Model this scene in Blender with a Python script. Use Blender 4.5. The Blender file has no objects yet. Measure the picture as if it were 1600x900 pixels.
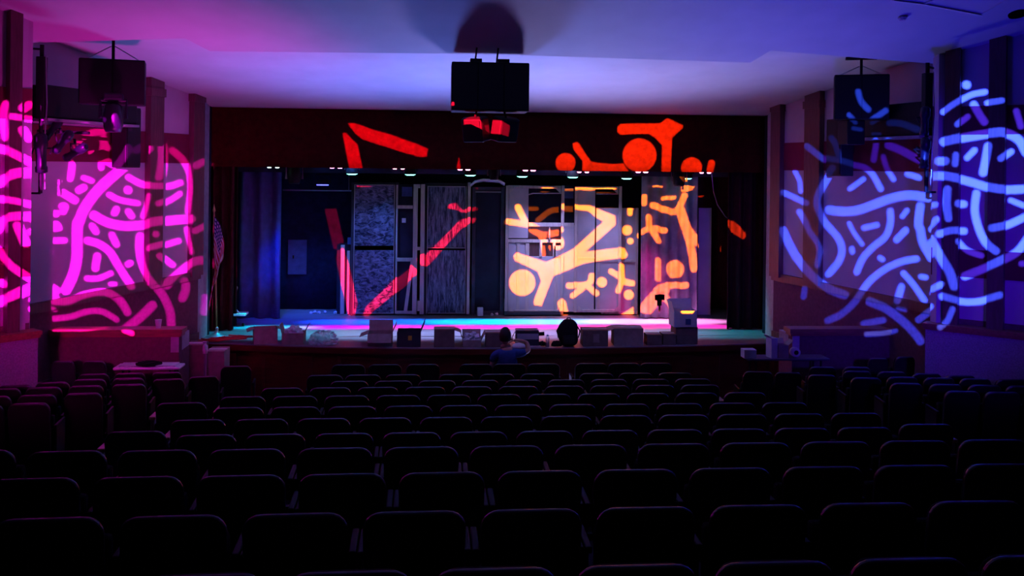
import bpy, bmesh, math, random
from mathutils import Vector, Matrix
random.seed(7)
C = bpy.context.scene.collection
S = bpy.context.scene
PI = math.pi

# ------------------------------------------------------------------ camera
F = 1450.0; CX, CZ = -0.975, 3.8; YAW = .0813; ROLL = .0117; HY = 262.0
xa = Vector((math.cos(YAW), -math.sin(YAW), 0)); ya = Vector((math.sin(YAW), math.cos(YAW), 0)); za = Vector((0, 0, 1))
cr, sr = math.cos(ROLL), math.sin(ROLL)
cam_r = xa*cr + za*sr; cam_u = za*cr - xa*sr
cd = bpy.data.cameras.new('camera'); cam = bpy.data.objects.new('camera', cd); C.objects.link(cam)
M = Matrix((cam_r, cam_u, -ya)).transposed().to_4x4(); M.translation = (CX, 0, CZ)
cam.matrix_world = M
cd.sensor_width = 36; cd.lens = 36*F/1600; cd.shift_y = -(450-HY)/1600; cd.clip_start = .05
S.camera = cam
EYE = Vector((CX, 0, CZ))
def ray(px, py):
    return (cam_r*((px-800)/F) - cam_u*((py-HY)/F) + ya)
def at_y(px, py, y):
    d = ray(px, py); return EYE + d*(y/d.y)
def at_z(px, py, z):
    d = ray(px, py); return EYE + d*((z-CZ)/d.z)
def at_wall(px, py, a, b):           # vertical plane through the ground points a, b
    d = ray(px, py); nx, ny = -(b[1]-a[1]), (b[0]-a[0])
    t = (nx*(a[0]-EYE.x)+ny*(a[1]-EYE.y))/(nx*d.x+ny*d.y); return EYE + d*t

# ------------------------------------------------------------------ world, view, large lights
S.view_settings.view_transform = 'Standard'; S.view_settings.look = 'None'
S.view_settings.gamma = 1; S.view_settings.exposure = 0; S.view_settings.use_curve_mapping = False
w = bpy.data.worlds.new('world'); S.world = w; w.use_nodes = True
w.node_tree.nodes['Background'].inputs[0].default_value = (.3, .2, .6, 1); w.node_tree.nodes['Background'].inputs[1].default_value = 0.0
S.cycles.max_bounces = 5; S.cycles.diffuse_bounces = 3; S.cycles.sample_clamp_indirect = 4

def lamp(kind, name, loc, color, energy, target=None, size=60, blend=.5, radius=.1, parent=None):
    ld = bpy.data.lights.new(name, kind); ld.color = color; ld.energy = energy; ld.shadow_soft_size = radius
    if kind == 'SPOT': ld.spot_size = math.radians(size); ld.spot_blend = blend
    o = bpy.data.objects.new(name, ld); C.objects.link(o); o.location = loc
    if target is not None:
        o.rotation_euler = (Vector(target)-Vector(loc)).to_track_quat('-Z', 'Y').to_euler()
    return o
# fill spots without fixtures, added to brighten and tint ceiling, walls and set
lamp('SPOT', 'ceiling_fill_light', (-1.6, 14.3, .3), (.13, .22, 1.0), 1750, (-1.8, 12.2, 5.4), 90, 1, .50)  # added floor-level fill, stands in for light bouncing off the stage
lamp('SPOT', 'ceiling_fill_light', (1.3, 14.3, .3), (.38, .36, 1.0), 1500, (1.3, 12.2, 5.4), 88, 1, .50)  # lavender partner of that added floor-level fill
lamp('SPOT', 'ceiling_fill_light', (-3.5, 9.8, 1.6), (1.0, .03, .72), 360, (-4.5, 12.4, 5.3), 84, 1, .25)  # added pink ceiling fill at seat height, no lamp body there
lamp('SPOT', 'ceiling_fill_light', (3.3, 9.8, 1.6), (.02, .01, 1.0), 290, (3.8, 10.2, 6.0), 96, 1, .25)  # added blue ceiling fill on the right, also bodiless
lamp('SPOT', 'ceiling_fill_light', (-.4, 5.6, 4.9), (.16, .20, 1.0), 42, (-.4, 9.5, 5.7), 110, 1, .25)  # weak blue fill added out of view to lift the near ceiling
lamp('SPOT', 'hall_fill_light', (-3.0, .5, 3.9), (1.0, .0, .62), 2300, (-5.4, 13.4, 2.55), 23, 1, .3)  # pink fill added for the left wall between the strokes
lamp('SPOT', 'hall_fill_light', (2.8, .5, 3.9), (.07, .0, 1.0), 2600, (5.4, 13.7, 2.55), 22, 1, .3)  # blue fill added for the right wall between the strokes
lamp('SPOT', 'hall_fill_light', (0.0, 1.5, 7.0), (.42, .30, .50), 22, (0, 12.5, .5), 80, 1, .4)  # dim overall fill added over the seats and stage edge
lamp('SPOT', 'side_fill_light', (-2.2, 2, 6.3), (1.0, .72, .92), 330, (-4.55, 15.6, 2.6), 13, 1, .1)  # unseen narrow spot added to brighten the flag and left reveal
lamp('SPOT', 'side_fill_light', (2.2, 2, 6.3), (.62, .55, 1.0), 150, (4.9, 15.8, 2.6), 13, 1, .1)  # unseen narrow spot added for the right reveal
lamp('SPOT', 'stage_fill_light', (1.4, 16.9, 4.6), (.40, .40, 1.0), 1100, (1.6, 18.3, 2.9), 66, 1, .25)  # added lavender fill on the white set walls, no fixture built
lamp('SPOT', 'stage_fill_light', (-2.6, 16.9, 4.6), (.05, .22, 1.0), 1100, (-2.8, 18.4, 2.7), 66, 1, .25)  # added blue fill on the brushed flats, no fixture built
lamp('SPOT', 'stage_fill_light', (3.2, 16.95, 3.5), (1.0, .0, .35), 380, (2.95, 17.75, .9), 38, 1, .08)  # added pink fill on the lower part of the pale curtain
lamp('SPOT', 'stage_fill_light', (-3.9, 17.0, 3.4), (.0, .03, 1.0), 520, (-3.6, 17.8, 1.2), 56, 1, .08)  # added blue fill on the left leg curtain

# ------------------------------------------------------------------ materials
def mat(name, col, rough=.7, spec=.3, var=.12, scale=6, bump=0, bscale=40, metal=0, emit=None, es=0, stretch=None, alpha=1, sheen=0):
    m = bpy.data.materials.new(name); m.use_nodes = True
    nt = m.node_tree; b = nt.nodes['Principled BSDF']
    b.inputs['Roughness'].default_value = rough; b.inputs['Specular IOR Level'].default_value = spec
    b.inputs['Metallic'].default_value = metal
    tc = nt.nodes.new('ShaderNodeTexCoord'); mp = nt.nodes.new('ShaderNodeMapping'); nt.links.new(tc.outputs['Object'], mp.inputs[0])
    if stretch: mp.inputs['Scale'].default_value = stretch
    n = nt.nodes.new('ShaderNodeTexNoise'); n.inputs['Scale'].default_value = scale; n.inputs['Detail'].default_value = 4
    nt.links.new(mp.outputs[0], n.inputs['Vector'])
    r = nt.nodes.new('ShaderNodeValToRGB'); nt.links.new(n.outputs['Fac'], r.inputs[0])
    r.color_ramp.elements[0].position = .3; r.color_ramp.elements[1].position = .7
    r.color_ramp.elements[0].color = tuple(c*(1-var) for c in col)+(1,); r.color_ramp.elements[1].color = tuple(min(1, c*(1+var)) for c in col)+(1,)
    nt.links.new(r.outputs[0], b.inputs['Base Color'])
    if bump:
        n2 = nt.nodes.new('ShaderNodeTexNoise'); n2.inputs['Scale'].default_value = bscale; nt.links.new(mp.outputs[0], n2.inputs['Vector'])
        bp = nt.nodes.new('ShaderNodeBump'); bp.inputs['Strength'].default_value = bump; nt.links.new(n2.outputs['Fac'], bp.inputs['Height']); nt.links.new(bp.outputs[0], b.inputs['Normal'])
    if emit: b.inputs['Emission Color'].default_value = (*emit, 1); b.inputs['Emission Strength'].default_value = es
    if alpha < 1: b.inputs['Alpha'].default_value = alpha
    if sheen: b.inputs['Sheen Weight'].default_value = sheen
    return m
MT = dict(
 white=mat('painted_plaster', (.53, .41, .52), .8, .15, .05, 3, .05, 90),
 ceil=mat('ceiling_plaster', (.62, .60, .62), .85, .1, .05, 2, .06, 120),
 maroon=mat('maroon_paint', (.17, .006, .045), .7, .2, .1, 5),
 wood=mat('stained_oak', (.13, .060, .065), .45, .35, .22, 5, .05, 30, stretch=(8, 8, .8)),
 cap=mat('oak_cap', (.28, .10, .06), .4, .4, .22, 5, stretch=(1, 8, 8)),
 wains=mat('wainscot_fabric', (.16, .06, .09), .9, .1, .15, 20, .1, 150),
 grey=mat('grey_carpet_wall', (.30, .25, .32), .95, .05, .2, 60, .2, 200),
 brick=mat('painted_block', (.42, .40, .46), .85, .15, .15, 12, .3, 30),
 mahog=mat('mahogany_panel', (.10, .012, .010), .45, .3, .25, 4, stretch=(.8, 6, 6)),
 stage=mat('stage_boards', (.18, .165, .18), .45, .25, .18, 3, .05, 12, stretch=(.5, 3, 1)),
 black=mat('black_drape', (.038, .008, .010), .95, .05, .25, 10, .1, 80),
 navy=mat('navy_black_drape', (.010, .016, .05), .95, .05, .3, 8, .1, 80),
 valance=mat('dark_valance', (.055, .0065, .006), .95, .05, .25, 10, .1, 80),
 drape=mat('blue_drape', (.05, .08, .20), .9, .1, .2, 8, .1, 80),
 scrim=mat('pale_drape', (.26, .22, .30), .9, .1, .2, 6, .1, 60),
 blackwall=mat('black_wall', (.014, .016, .03), .8, .15, .3, 3),
 carpet=mat('dark_carpet', (.03, .02, .03), .95, .05, .4, 60, .3, 200),
 seat=mat('black_seat_shell', (.014, .013, .016), .36, .75, .2, 20),
 seatfab=mat('black_seat_fabric', (.012, .010, .014), .9, .1, .3, 60, .2, 200),
 armw=mat('armrest_wood', (.42, .17, .13), .4, .4, .2, 6, stretch=(6, 1, 6)),
 endp=mat('end_panel', (.22, .20, .24), .7, .2, .1, 10),
 iron=mat('seat_iron', (.007, .006, .008), .6, .3, .2, 20),
 blk=mat('black_plastic', (.007, .007, .008), .6, .2, .2, 20),
 blkg=mat('black_gloss', (.010, .008, .02), .4, .3, .1, 20),
 grille=mat('speaker_grille', (.008, .008, .010), .6, .3, .3, 200, .4, 400),
 steel=mat('steel', (.45, .45, .48), .35, .5, .1, 10, metal=.8),
 card=mat('cardboard', (.32, .24, .22), .85, .1, .15, 12, .05, 60),
 cardd=mat('brown_cardboard', (.19, .13, .115), .85, .1, .15, 12, .05, 60),
 cardw=mat('white_cardboard', (.62, .60, .62), .7, .2, .06, 12),
 paper=mat('white_paper', (.70, .70, .75), .7, .2, .08, 30, .3, 30),
 pine=mat('pine_lumber', (.48, .42, .40), .7, .2, .15, 5, stretch=(6, 6, .7)),
 flat=mat('muslin_flat', (.45, .41, .46), .85, .1, .10, 3),
 flatd=mat('dark_flat', (.05, .045, .06), .8, .1, .2, 4),
 gold=mat('brass', (.65, .42, .15), .3, .5, .1, 10, metal=.9),
 skin=mat('skin', (.42, .22, .15), .6, .3, .08, 10),
 hair=mat('dark_hair', (.012, .008, .007), .6, .3, .3, 60, .3, 100, stretch=(1, 1, .2)),
 shirt=mat('blue_shirt', (.03, .06, .20), .85, .1, .15, 15, .1, 60),
 trousers=mat('dark_trousers', (.02, .022, .035), .9, .1, .2, 20),
 label=mat('yellow_label', (.75, .50, .05), .6, .2, .1, 20),
 red=mat('red_cable', (.45, .04, .03), .5, .3, .15, 10),
 hole=mat('dark_recess', (.004, .004, .004), .9, .0, .1, 10),
)
def chalk(name, bg, fg, sc, stretch):
    m = bpy.data.materials.new(name); m.use_nodes = True; nt = m.node_tree; b = nt.nodes['Principled BSDF']
    tc = nt.nodes.new('ShaderNodeTexCoord'); mp = nt.nodes.new('ShaderNodeMapping'); nt.links.new(tc.outputs['Object'], mp.inputs[0]); mp.inputs['Scale'].default_value = stretch
    n = nt.nodes.new('ShaderNodeTexNoise'); n.inputs['Scale'].default_value = sc; n.inputs['Detail'].default_value = 9; n.inputs['Roughness'].default_value = .72; n.inputs['Distortion'].default_value = .8
    nt.links.new(mp.outputs[0], n.inputs['Vector'])
    r = nt.nodes.new('ShaderNodeValToRGB'); nt.links.new(n.outputs['Fac'], r.inputs[0])
    r.color_ramp.elements[0].position = .42; r.color_ramp.elements[1].position = .64; r.color_ramp.elements[0].color = (*bg, 1); r.color_ramp.elements[1].color = (*fg, 1)
    nt.links.new(r.outputs[0], b.inputs['Base Color']); b.inputs['Roughness'].default_value = .8; b.inputs['Specular IOR Level'].default_value = .1
    return m
MT['brushA'] = chalk('brushed_stone_paint', (.016, .02, .045), (.22, .24, .34), 8, (1, 1, 1.7))
MT['brushB'] = chalk('brushed_timber_paint', (.02, .025, .05), (.24, .26, .34), 5, (5, 1, .6))

# ------------------------------------------------------------------ mesh helpers
def link(name, bm, m, parent=None, smooth=False, bevel=0, solid=0, subsurf=0):
    me = bpy.data.meshes.new(name); bmesh.ops.recalc_face_normals(bm, faces=bm.faces); bm.to_mesh(me); bm.free()
    me.materials.append(MT[m] if isinstance(m, str) else m)
    o = bpy.data.objects.new(name, me); C.objects.link(o)
    if parent: o.parent = parent
    if smooth:
        for p in me.polygons: p.use_smooth = True
    if solid:
        md = o.modifiers.new('solid', 'SOLIDIFY'); md.thickness = solid; md.offset = 0
    if bevel:
        md = o.modifiers.new('bevel', 'BEVEL'); md.width = bevel; md.segments = 2; md.limit_method = 'ANGLE'
    if subsurf:
        md = o.modifiers.new('sub', 'SUBSURF'); md.levels = subsurf; md.render_levels = subsurf
    return o
def tag(o, label=None, cat=None, group=None, kind=None):
    if label: o['label'] = label
    if cat: o['category'] = cat
    if group: o['group'] = group
    if kind: o['kind'] = kind
    return o
def empty(name, loc, rz, label, cat, group=None):
    o = bpy.data.objects.new(name, None); o.empty_display_size = .1; C.objects.link(o); o.location = loc; o.rotation_euler = (0, 0, rz)
    return tag(o, label, cat, group)
def struct(name, bm, m, label=None, **k):
    o = link(name, bm, m, **k); o['kind'] = 'structure'
    if label: o['label'] = label
    return o
def box(bm, x0, x1, y0, y1, z0, z1, mtx=None):
    vs = [bm.verts.new((x, y, z)) for x in (x0, x1) for y in (y0, y1) for z in (z0, z1)]
    if mtx:
        for v in vs: v.co = mtx @ v.co
    for f in ((0, 1, 3, 2), (4, 6, 7, 5), (0, 4, 5, 1), (2, 3, 7, 6), (0, 2, 6, 4), (1, 5, 7, 3)): bm.faces.new([vs[i] for i in f])
    return bm
def B(*a, **k): return box(bmesh.new(), *a, **k)
def prism(bm, pts, z0, z1):
    a = [bm.verts.new((x, y, z0)) for x, y in pts]; b = [bm.verts.new((x, y, z1)) for x, y in pts]
    bm.faces.new(a); bm.faces.new(b[::-1]); n = len(pts)
    for i in range(n): bm.faces.new((a[i], b[i], b[(i+1) % n], a[(i+1) % n]))
    return bm
def extr(bm, pts, axis, t0, t1):     # polygon in the plane across 'axis', extruded along it
    def mk(p, t):
        return {'x': (t, p[0], p[1]), 'y': (p[0], t, p[1]), 'z': (p[0], p[1], t)}[axis]
    a = [bm.verts.new(mk(p, t0)) for p in pts]; b = [bm.verts.new(mk(p, t1)) for p in pts]
    bm.faces.new(a); bm.faces.new(b[::-1]); n = len(pts)
    for i in range(n): bm.faces.new((a[i], b[i], b[(i+1) % n], a[(i+1) % n]))
    return bm
def slab(bm, a, b, t, z0, z1):        # wall piece along a->b, thickness t to the left of the direction
    d = Vector((b[0]-a[0], b[1]-a[1])).normalized(); n = Vector((-d.y, d.x))*t
    return prism(bm, [a, b, (b[0]+n.x, b[1]+n.y), (a[0]+n.x, a[1]+n.y)], z0, z1)
def tube(bm, path, r, seg=8, r2=None):
    path = [Vector(p) for p in path]; rings = []
    for i, p in enumerate(path):
        d = (path[min(i+1, len(path)-1)]-path[max(i-1, 0)]).normalized()
        u = d.cross(Vector((0, 0, 1)));
        if u.length < .01: u = Vector((1, 0, 0))
        u.normalize(); v = d.cross(u); rr = r if r2 is None else r+(r2-r)*i/(len(path)-1)
        rings.append([bm.verts.new(p+u*math.cos(2*PI*k/seg)*rr+v*math.sin(2*PI*k/seg)*rr) for k in range(seg)])
    for i in range(len(rings)-1):
        for k in range(seg): bm.faces.new((rings[i][k], rings[i][(k+1) % seg], rings[i+1][(k+1) % seg], rings[i+1][k]))
    bm.faces.new(rings[0][::-1]); bm.faces.new(rings[-1]); return bm
def lathe(bm, prof, seg=20, c=(0, 0, 0), mtx=None):
    rings = []
    for r, z in prof:
        rings.append([bm.verts.new((c[0]+r*math.cos(2*PI*k/seg), c[1]+r*math.sin(2*PI*k/seg), c[2]+z)) for k in range(seg)])
    if mtx:
        for rg in rings:
            for v in rg: v.co = mtx @ v.co
    for i in range(len(rings)-1):
        for k in range(seg): bm.faces.new((rings[i][k], rings[i][(k+1) % seg], rings[i+1][(k+1) % seg], rings[i+1][k]))
    bm.faces.new(rings[0][::-1]); bm.faces.new(rings[-1]); return bm
def curtain(x0, x1, y, z0, z1, amp=.05, wave=.22, nz=6, seed=1, flare=.3):
    bm = bmesh.new(); rnd = random.Random(seed); nx = max(8, int(abs(x1-x0)/wave*10)); ph = [rnd.uniform(0, 6) for _ in range(3)]
    rows = []
    for j in range(nz+1):
        z = z0+(z1-z0)*j/nz; row = []
        for i in range(nx+1):
            x = x0+(x1-x0)*i/nx; k = 1+flare*(1-j/nz)
            yy = y+amp*k*(math.sin(2*PI*x/wave+.8*math.sin(x*3+ph[0]))+.4*math.sin(2*PI*x/wave*.37+ph[1]+.2*j))
            row.append(bm.verts.new((x, yy, z)))
        rows.append(row)
    for j in range(nz):
        for i in range(nx): bm.faces.new((rows[j][i], rows[j][i+1], rows[j+1][i+1], rows[j+1][i]))
    return bm
def copy_tree(o, parent=None):
    c = o.copy(); C.objects.link(c); c.parent = parent
    for ch in KIDS[o.name]: copy_tree(ch, c)
    return c
KIDS = {}
def note_kids(root):
    def rec(o):
        KIDS[o.name] = [c for c in bpy.data.objects if c.parent == o]
        for c in KIDS[o.name]: rec(c)
    rec(root)
def lerp_tab(t, v):
    if v <= t[0][0]: return t[0][1]
    for (a, za_), (b, zb) in zip(t, t[1:]):
        if v <= b: return za_+(zb-za_)*(v-a)/(b-a)
    return t[-1][1]

# ------------------------------------------------------------------ SETTING
FT = [(-6, 2.0), (0, 1.75), (3.72, 1.37), (4.55, 1.29), (5.4, 1.195), (6.2, 1.10), (7.9, .71), (8.7, .62), (9.55, .51), (10.4, .41), (11.25, .30), (12.1, .18), (12.95, .07), (13.8, .03), (14.6, 0), (30, 0)]
def floor_z(x, y):
    b = min(1, max(0, (abs(x)-3.2)/.9)) * min(1, max(0, (13.6-y)/1.0)) * min(1, max(0, (y-6)/2))
    return lerp_tab(FT, y)+.17*b
bm = bmesh.new(); g = {}
xs = [-10+.5*i for i in range(41)]; ys = [-6, -3, 0, 1.5, 3, 3.72, 4.55, 5.4, 6.2, 7, 7.9, 8.7, 9.55, 10.4, 11.25, 12.1, 12.6, 12.95, 13.4, 13.8, 14.6, 16]
for i, x in enumerate(xs):
    for j, y in enumerate(ys): g[i, j] = bm.verts.new((x, y, floor_z(x, y)))
for i in range(len(xs)-1):
    for j in range(len(ys)-1): bm.faces.new((g[i, j], g[i+1, j], g[i+1, j+1], g[i, j+1]))
o = struct('floor', bm, 'carpet', solid=.02)

# key plan points
SZ = .9
LA = (at_y(310, 400, 15.5).x, 15.5); LB = (-5.95, 11.8)
RA = (at_y(1209, 400, 15.5).x, 15.5); RB = (5.56, 11.8)
LI = (at_y(325, 400, 16.05).x, 16.05); RI = (at_y(1197, 400, 16.05).x, 16.05)
NLC = (-5.5, 10.8); NLE = (-8.6, 7.28)
NRC = (5.24, 11.2); NRE = (8.6, 8.06)
LB2 = (-6.12, 11.23); RB2 = (5.70, 11.25)
ZT = 5.9
# stage floor, apron and its front
bm = bmesh.new(); box(bm, -8, 8, 15.9, 20.6, SZ-.1, SZ)
struct('floor_stage', bm, 'stage')
lipL = at_z(250, 533, SZ); lipR = at_z(1203, 536, SZ)
lip = []
for i in range(25):
    px = 250+(1203-250)*i/24; py = 545-12*((px-735)/485)**2*(1 if px < 735 else .75)
    p = at_z(px, py-.5, SZ); lip.append((p.x, p.y))
pts = lip+[(5.6, 15.95), (-5.6, 15.95)]
struct('floor_apron', prism(bmesh.new(), pts, SZ-.05, SZ), 'stage')
bm = bmesh.new()
front = [(x, y+.04) for x, y in lip]
prism(bm, front+[(x, y+.12) for x, y in front[::-1]], -.1, SZ-.05)
struct('wall_stage_front', bm, 'mahog')
bm = bmesh.new()
prism(bm, [(x, y-.02) for x, y in lip]+[(x, y+.05) for x, y in lip[::-1]], SZ-.10, SZ-.012)
struct('trim_1', bm, 'mahog')
bm = bmesh.new()
for i in range(1, 24, 3):
    a, b = front[i], front[min(i+2, 24)]
    for z0, z1 in ((.08, .12), (.70, .74)): slab(bm, a, b, -.02, z0, z1)
    for p, q in ((a, (a[0]+.05, a[1])), ((b[0]-.05, b[1]), b)): slab(bm, p, q, -.02, .12, .70)
struct('trim_2', bm, 'mahog')
# stage house (black)
struct('wall_stage_back', B(-8, 8, 20.5, 20.6, SZ, 8), 'blackwall')
struct('wall_stage_left', B(-8.1, -8, 16.2, 20.6, SZ, 8), 'blackwall')
struct('wall_stage_right', B(8, 8.1, 16.2, 20.6, SZ, 8), 'blackwall')
struct('ceiling_stage', B(-8.1, 8.1, 16.1, 20.6, 8, 8.1), 'blackwall')
# proscenium wall above the opening and beside it
HZ = 4.80
struct('wall_header', B(-8.1, 8.1, 16.07, 16.272, HZ-.02, 8.1), 'white')
struct('wall_stage_side', B(-8.1, LI[0], 16.06, 16.2, 0, 8), 'blackwall')
struct('wall_stage_side', B(RI[0], 8.1, 16.06, 16.2, 0, 8), 'blackwall')
struct('wall_reveal_left', slab(bmesh.new(), LA, LI, .12, SZ, 5.6), 'brick')
struct('wall_reveal_right', slab(bmesh.new(), RA, RI, -.12, SZ, 5.6), 'brick')
# splayed side walls
def side_wall(nm, a, b, sgn):
    t = .15*sgn
    struct('wall_'+nm, slab(bmesh.new(), a, b, t, 2.0, ZT), 'white')
    struct('wall_wainscot_'+nm, slab(bmesh.new(), a, b, t, -.1, 2.0), 'wains')
    def at(k, off): 
        d = Vector((b[0]-a[0], b[1]-a[1])); L = d.length; d.normalize(); n = Vector((-d.y, d.x))*(-sgn)*off
        return (a[0]+d.x*k+n.x, a[1]+d.y*k+n.y)
    L = math.hypot(b[0]-a[0], b[1]-a[1])
    return at, L
def px_k(px, a, b):
    p = at_wall(px, 300, a, b); return math.hypot(p.x-a[0], p.y-a[1])
n = [3]
def trim(bm, m):
    o = struct('trim_%d' % n[0], bm, m); n[0] += 1; return o
for nm, a, b, sgn, pil in (('left', LA, LB2, -1, ((312, 294), (247, 226))), ('right', RA, RB2, 1, ((1209, 1225), (1263, 1287)))):
    # slab thickness points away from the hall
    at, L = side_wall(nm, a, b, sgn)
    e = .0
    trim(slab(bmesh.new(), at(0, .012), at(L, .012), .012*sgn, 3.81, 4.27), 'maroon')
    trim(slab(bmesh.new(), at(0, .05), at(L, .05), .05*sgn, 1.93, 2.06), 'wood')
    trim(slab(bmesh.new(), at(0, .03), at(L, .03), .03*sgn, SZ, SZ+.16), 'wood')
    for p0, p1 in pil:
        k0, k1 = px_k(p0, a, b), px_k(p1, a, b)
        if p0 in (312, 1209): k0 = 0
        trim(slab(bmesh.new(), at(k0, .09), at(k1, .09), .09*sgn, 2.0, ZT-.4), 'wood')
        trim(slab(bmesh.new(), at(max(0, k0-.02), .11), at(k1+.02, .11), .11*sgn, 4.80, 4.92), 'wood')
# near splayed walls with low ledge
for nm, a, b, sgn, back, pil in (('near_left', NLC, NLE, -1, LB2, ((26.5, 7),)), ('near_right', NRC, NRE, 1, RB2, ((1478, 1501), (1546, 1572)))):
    at, L = side_wall(nm, a, b, sgn)
    trim(slab(bmesh.new(), at(0, .012), at(L, .012), .012*sgn, 4.27, 4.62), 'maroon')
    trim(slab(bmesh.new(), at(0, .012), at(L, .012), .012*sgn, 2.52, 2.86), 'maroon')
    d = Vector((b[0]-a[0], b[1]-a[1])).normalized()
    for p0, p1 in pil:
        k0, k1 = px_k(p0, a, b), px_k(p1, a, b)
        trim(slab(bmesh.new(), at(k0, .10), at(k1, .10), .10*sgn, 1.9, ZT+.6), 'wood')
    k = px_k(-60 if sgn < 0 else 1640, a, b)
    trim(slab(bmesh.new(), at(k, .10), at(k+.3, .10), .10*sgn, 1.9, ZT+.6), 'wood')
    struct('wall_ledge_'+nm, slab(bmesh.new(), at(-.02, .16), at(L, .16), .158*sgn, -.1, 1.85), 'grey')
    trim(slab(bmesh.new(), at(-.05, .20), at(L, .20), .22*sgn, 1.885, 1.93), 'cap')
    trim(slab(bmesh.new(), at(-.04, .18), at(L, .18), .19*sgn, 1.85, 1.885), 'cap')
    struct('wall_upper_'+nm, slab(bmesh.new(), a, b, .15*sgn, ZT, 9.5), 'white')
    struct('wall_return_'+nm, slab(bmesh.new(), (a[0], a[1]+.01), back, -.12*sgn, -.1, 9), 'white')
struct('wall_rear', B(-9, 9, -6.2, -6, 0, 10), 'white')
struct('wall_side_left', slab(bmesh.new(), NLE, (-9, -6.2), -.15, 0, 10), 'white')
struct('wall_side_right', slab(bmesh.new(), NRE, (9, -6.2), .15, 0, 10), 'white')
# low walls in front of the side stairs
def knee(nm, px0, px1, py, y, wallx, flip):
    p0 = at_y(px0, py, y); p1 = at_y(px1, py, y); z = (p0.z+p1.z)/2
    xa_, xb_ = (wallx, p1.x) if not flip else (p0.x, wallx)
    struct('wall_low_'+nm, B(xa_, xb_, y, y+.14, -.1, z-.07), 'wains')
    trim(B(xa_-(.05 if flip else 0), xb_+(.0 if flip else .05), y-.06, y+.20, z-.06, z), 'cap')
    trim(B(xa_-(.03 if flip else 0), xb_+(.0 if flip else .03), y-.03, y+.17, z-.10, z-.06), 'cap')
    # the return that runs back to the stage
    xx = xb_ if not flip else xa_
    s = -1 if not flip else 1
    struct('wall_low_'+nm, B(min(xx, xx+s*.14), max(xx, xx+s*.14), y+.14, y+.5, -.1, z-.30), 'wains')
    trim(B(min(xx, xx+s*.10)+.001*s, max(xx, xx+s*.10)+.001*s, y-.012, y+.5, z-.30, z-.102), 'brick')
    return z
KLY = 12.2; KRY = 12.6
KLZ = knee('left', 86, 280, 514, KLY, -5.83, False)
KRZ = knee('right', 1238, 1430, 513, KRY, 5.42, True)
# side stage platform ends
struct('floor_side_left', B(-5.6, lipL.x, 14.6, 16.06, 0, SZ-.01), 'mahog')
struct('floor_side_right', B(lipR.x, 5.6, 15.0, 16.06, 0, SZ-.01), 'mahog')

# ceilings
SL = .32
def near_z(y): return 5.18+SL*(11.4-y)
def at_near(px, py):
    d = ray(px, py); t = (near_z(0)-CZ)/(d.z+SL*d.y); return EYE+d*t
def far_z(y): return 4.80+.11*(16.06-y)
edge = [(-120, 50), (47, 67), (290, 60), (328, 80), (760, 84.5), (1172, 98), (1204, 79), (1450, 99), (1700, 120)]
ep = [at_near(*e) for e in edge]
bm = bmesh.new()
pts = [(p.x, p.y) for p in ep]
pts = [(-10, ep[0].y), *pts, (10, ep[-1].y), (10, -6.2), (-10, -6.2)]
lo = [bm.verts.new((x, y, near_z(y))) for x, y in pts]; hi = [bm.verts.new((x, y, near_z(y)+.06)) for x, y in pts]
bm.faces.new(lo); bm.faces.new(hi[::-1])
for i in range(len(pts)): bm.faces.new((lo[i], hi[i], hi[(i+1) % len(pts)], lo[(i+1) % len(pts)]))
struct('ceiling', bm, 'ceil')
bm = bmesh.new()
vs = [bm.verts.new(v) for v in ((-8, 16.08, far_z(16.08)), (8, 16.08, far_z(16.08)), (8, 15.5, 4.89), (-8, 15.5, 4.89), (8, 10.2, 5.62), (-8, 10.2, 5.62))]
bm.faces.new((vs[0], vs[1], vs[2], vs[3])); bm.faces.new((vs[3], vs[2], vs[4], vs[5]))
struct('ceiling_front', bm, 'ceil', solid=.03)
# bright access panel outlines on the near ceiling
def ceil_strip(a, b, wd=.02):
    p, q = at_near(*a), at_near(*b); d = (q-p).normalized(); s = d.cross(Vector((0, 0, 1)))*wd
    bm = bmesh.new(); off = Vector((0, 0, -.012))
    v = [bm.verts.new(x) for x in (p+s+off, q+s+off, q-s+off, p-s+off)]; bm.faces.new(v)
    u = [bm.verts.new(x) for x in (p+s, q+s, q-s, p-s)]
    for i in range(4): bm.faces.new((v[i], v[(i+1) % 4], u[(i+1) % 4], u[i]))
    return bm
for a, b in (((1395, 0), (1443, 6)), ((1443, 6), (1533, 23)), ((1443, 6), (1456, 0)), ((1533, 23), (1585, -8))):
    trim(ceil_strip(a, b), 'ceil')

# ------------------------------------------------------------------ stage drapery
def cur(name, px0, px1, y, z0, z1, m, label, cat='curtain', **k):
    x0, x1 = at_y(px0, 300, y).x, at_y(px1, 300, y).x
    return tag(link(name, curtain(x0, x1, y, z0, z1, **k), m, smooth=True, solid=.012), label, cat, 'stage curtains')
VY = 16.30
vz = at_y(750, 265, VY).z
cur('valance_curtain', 318, 1204, VY, vz, 5.3, 'valance', 'long black valance curtain hanging across the top of the stage opening', amp=.018, wave=.55, seed=2, flare=.1)
cur('main_curtain', 318, 366, VY+.25, SZ+.01, 5.3, 'black', 'black main curtain gathered beside the flag at the left of the stage', amp=.05, wave=.16, seed=3)
cur('main_curtain', 1137, 1204, VY+.25, SZ+.01, 5.3, 'black', 'black main curtain gathered at the right edge of the stage opening', amp=.05, wave=.20, seed=4)
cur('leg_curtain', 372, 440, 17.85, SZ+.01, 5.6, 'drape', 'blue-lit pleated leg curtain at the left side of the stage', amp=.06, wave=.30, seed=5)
cur('leg_curtain', 330, 373, 17.0, SZ+.01, 5.6, 'black', 'dark leg curtain just left of the blue-lit curtain', amp=.05, wave=.3, seed=15)
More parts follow.
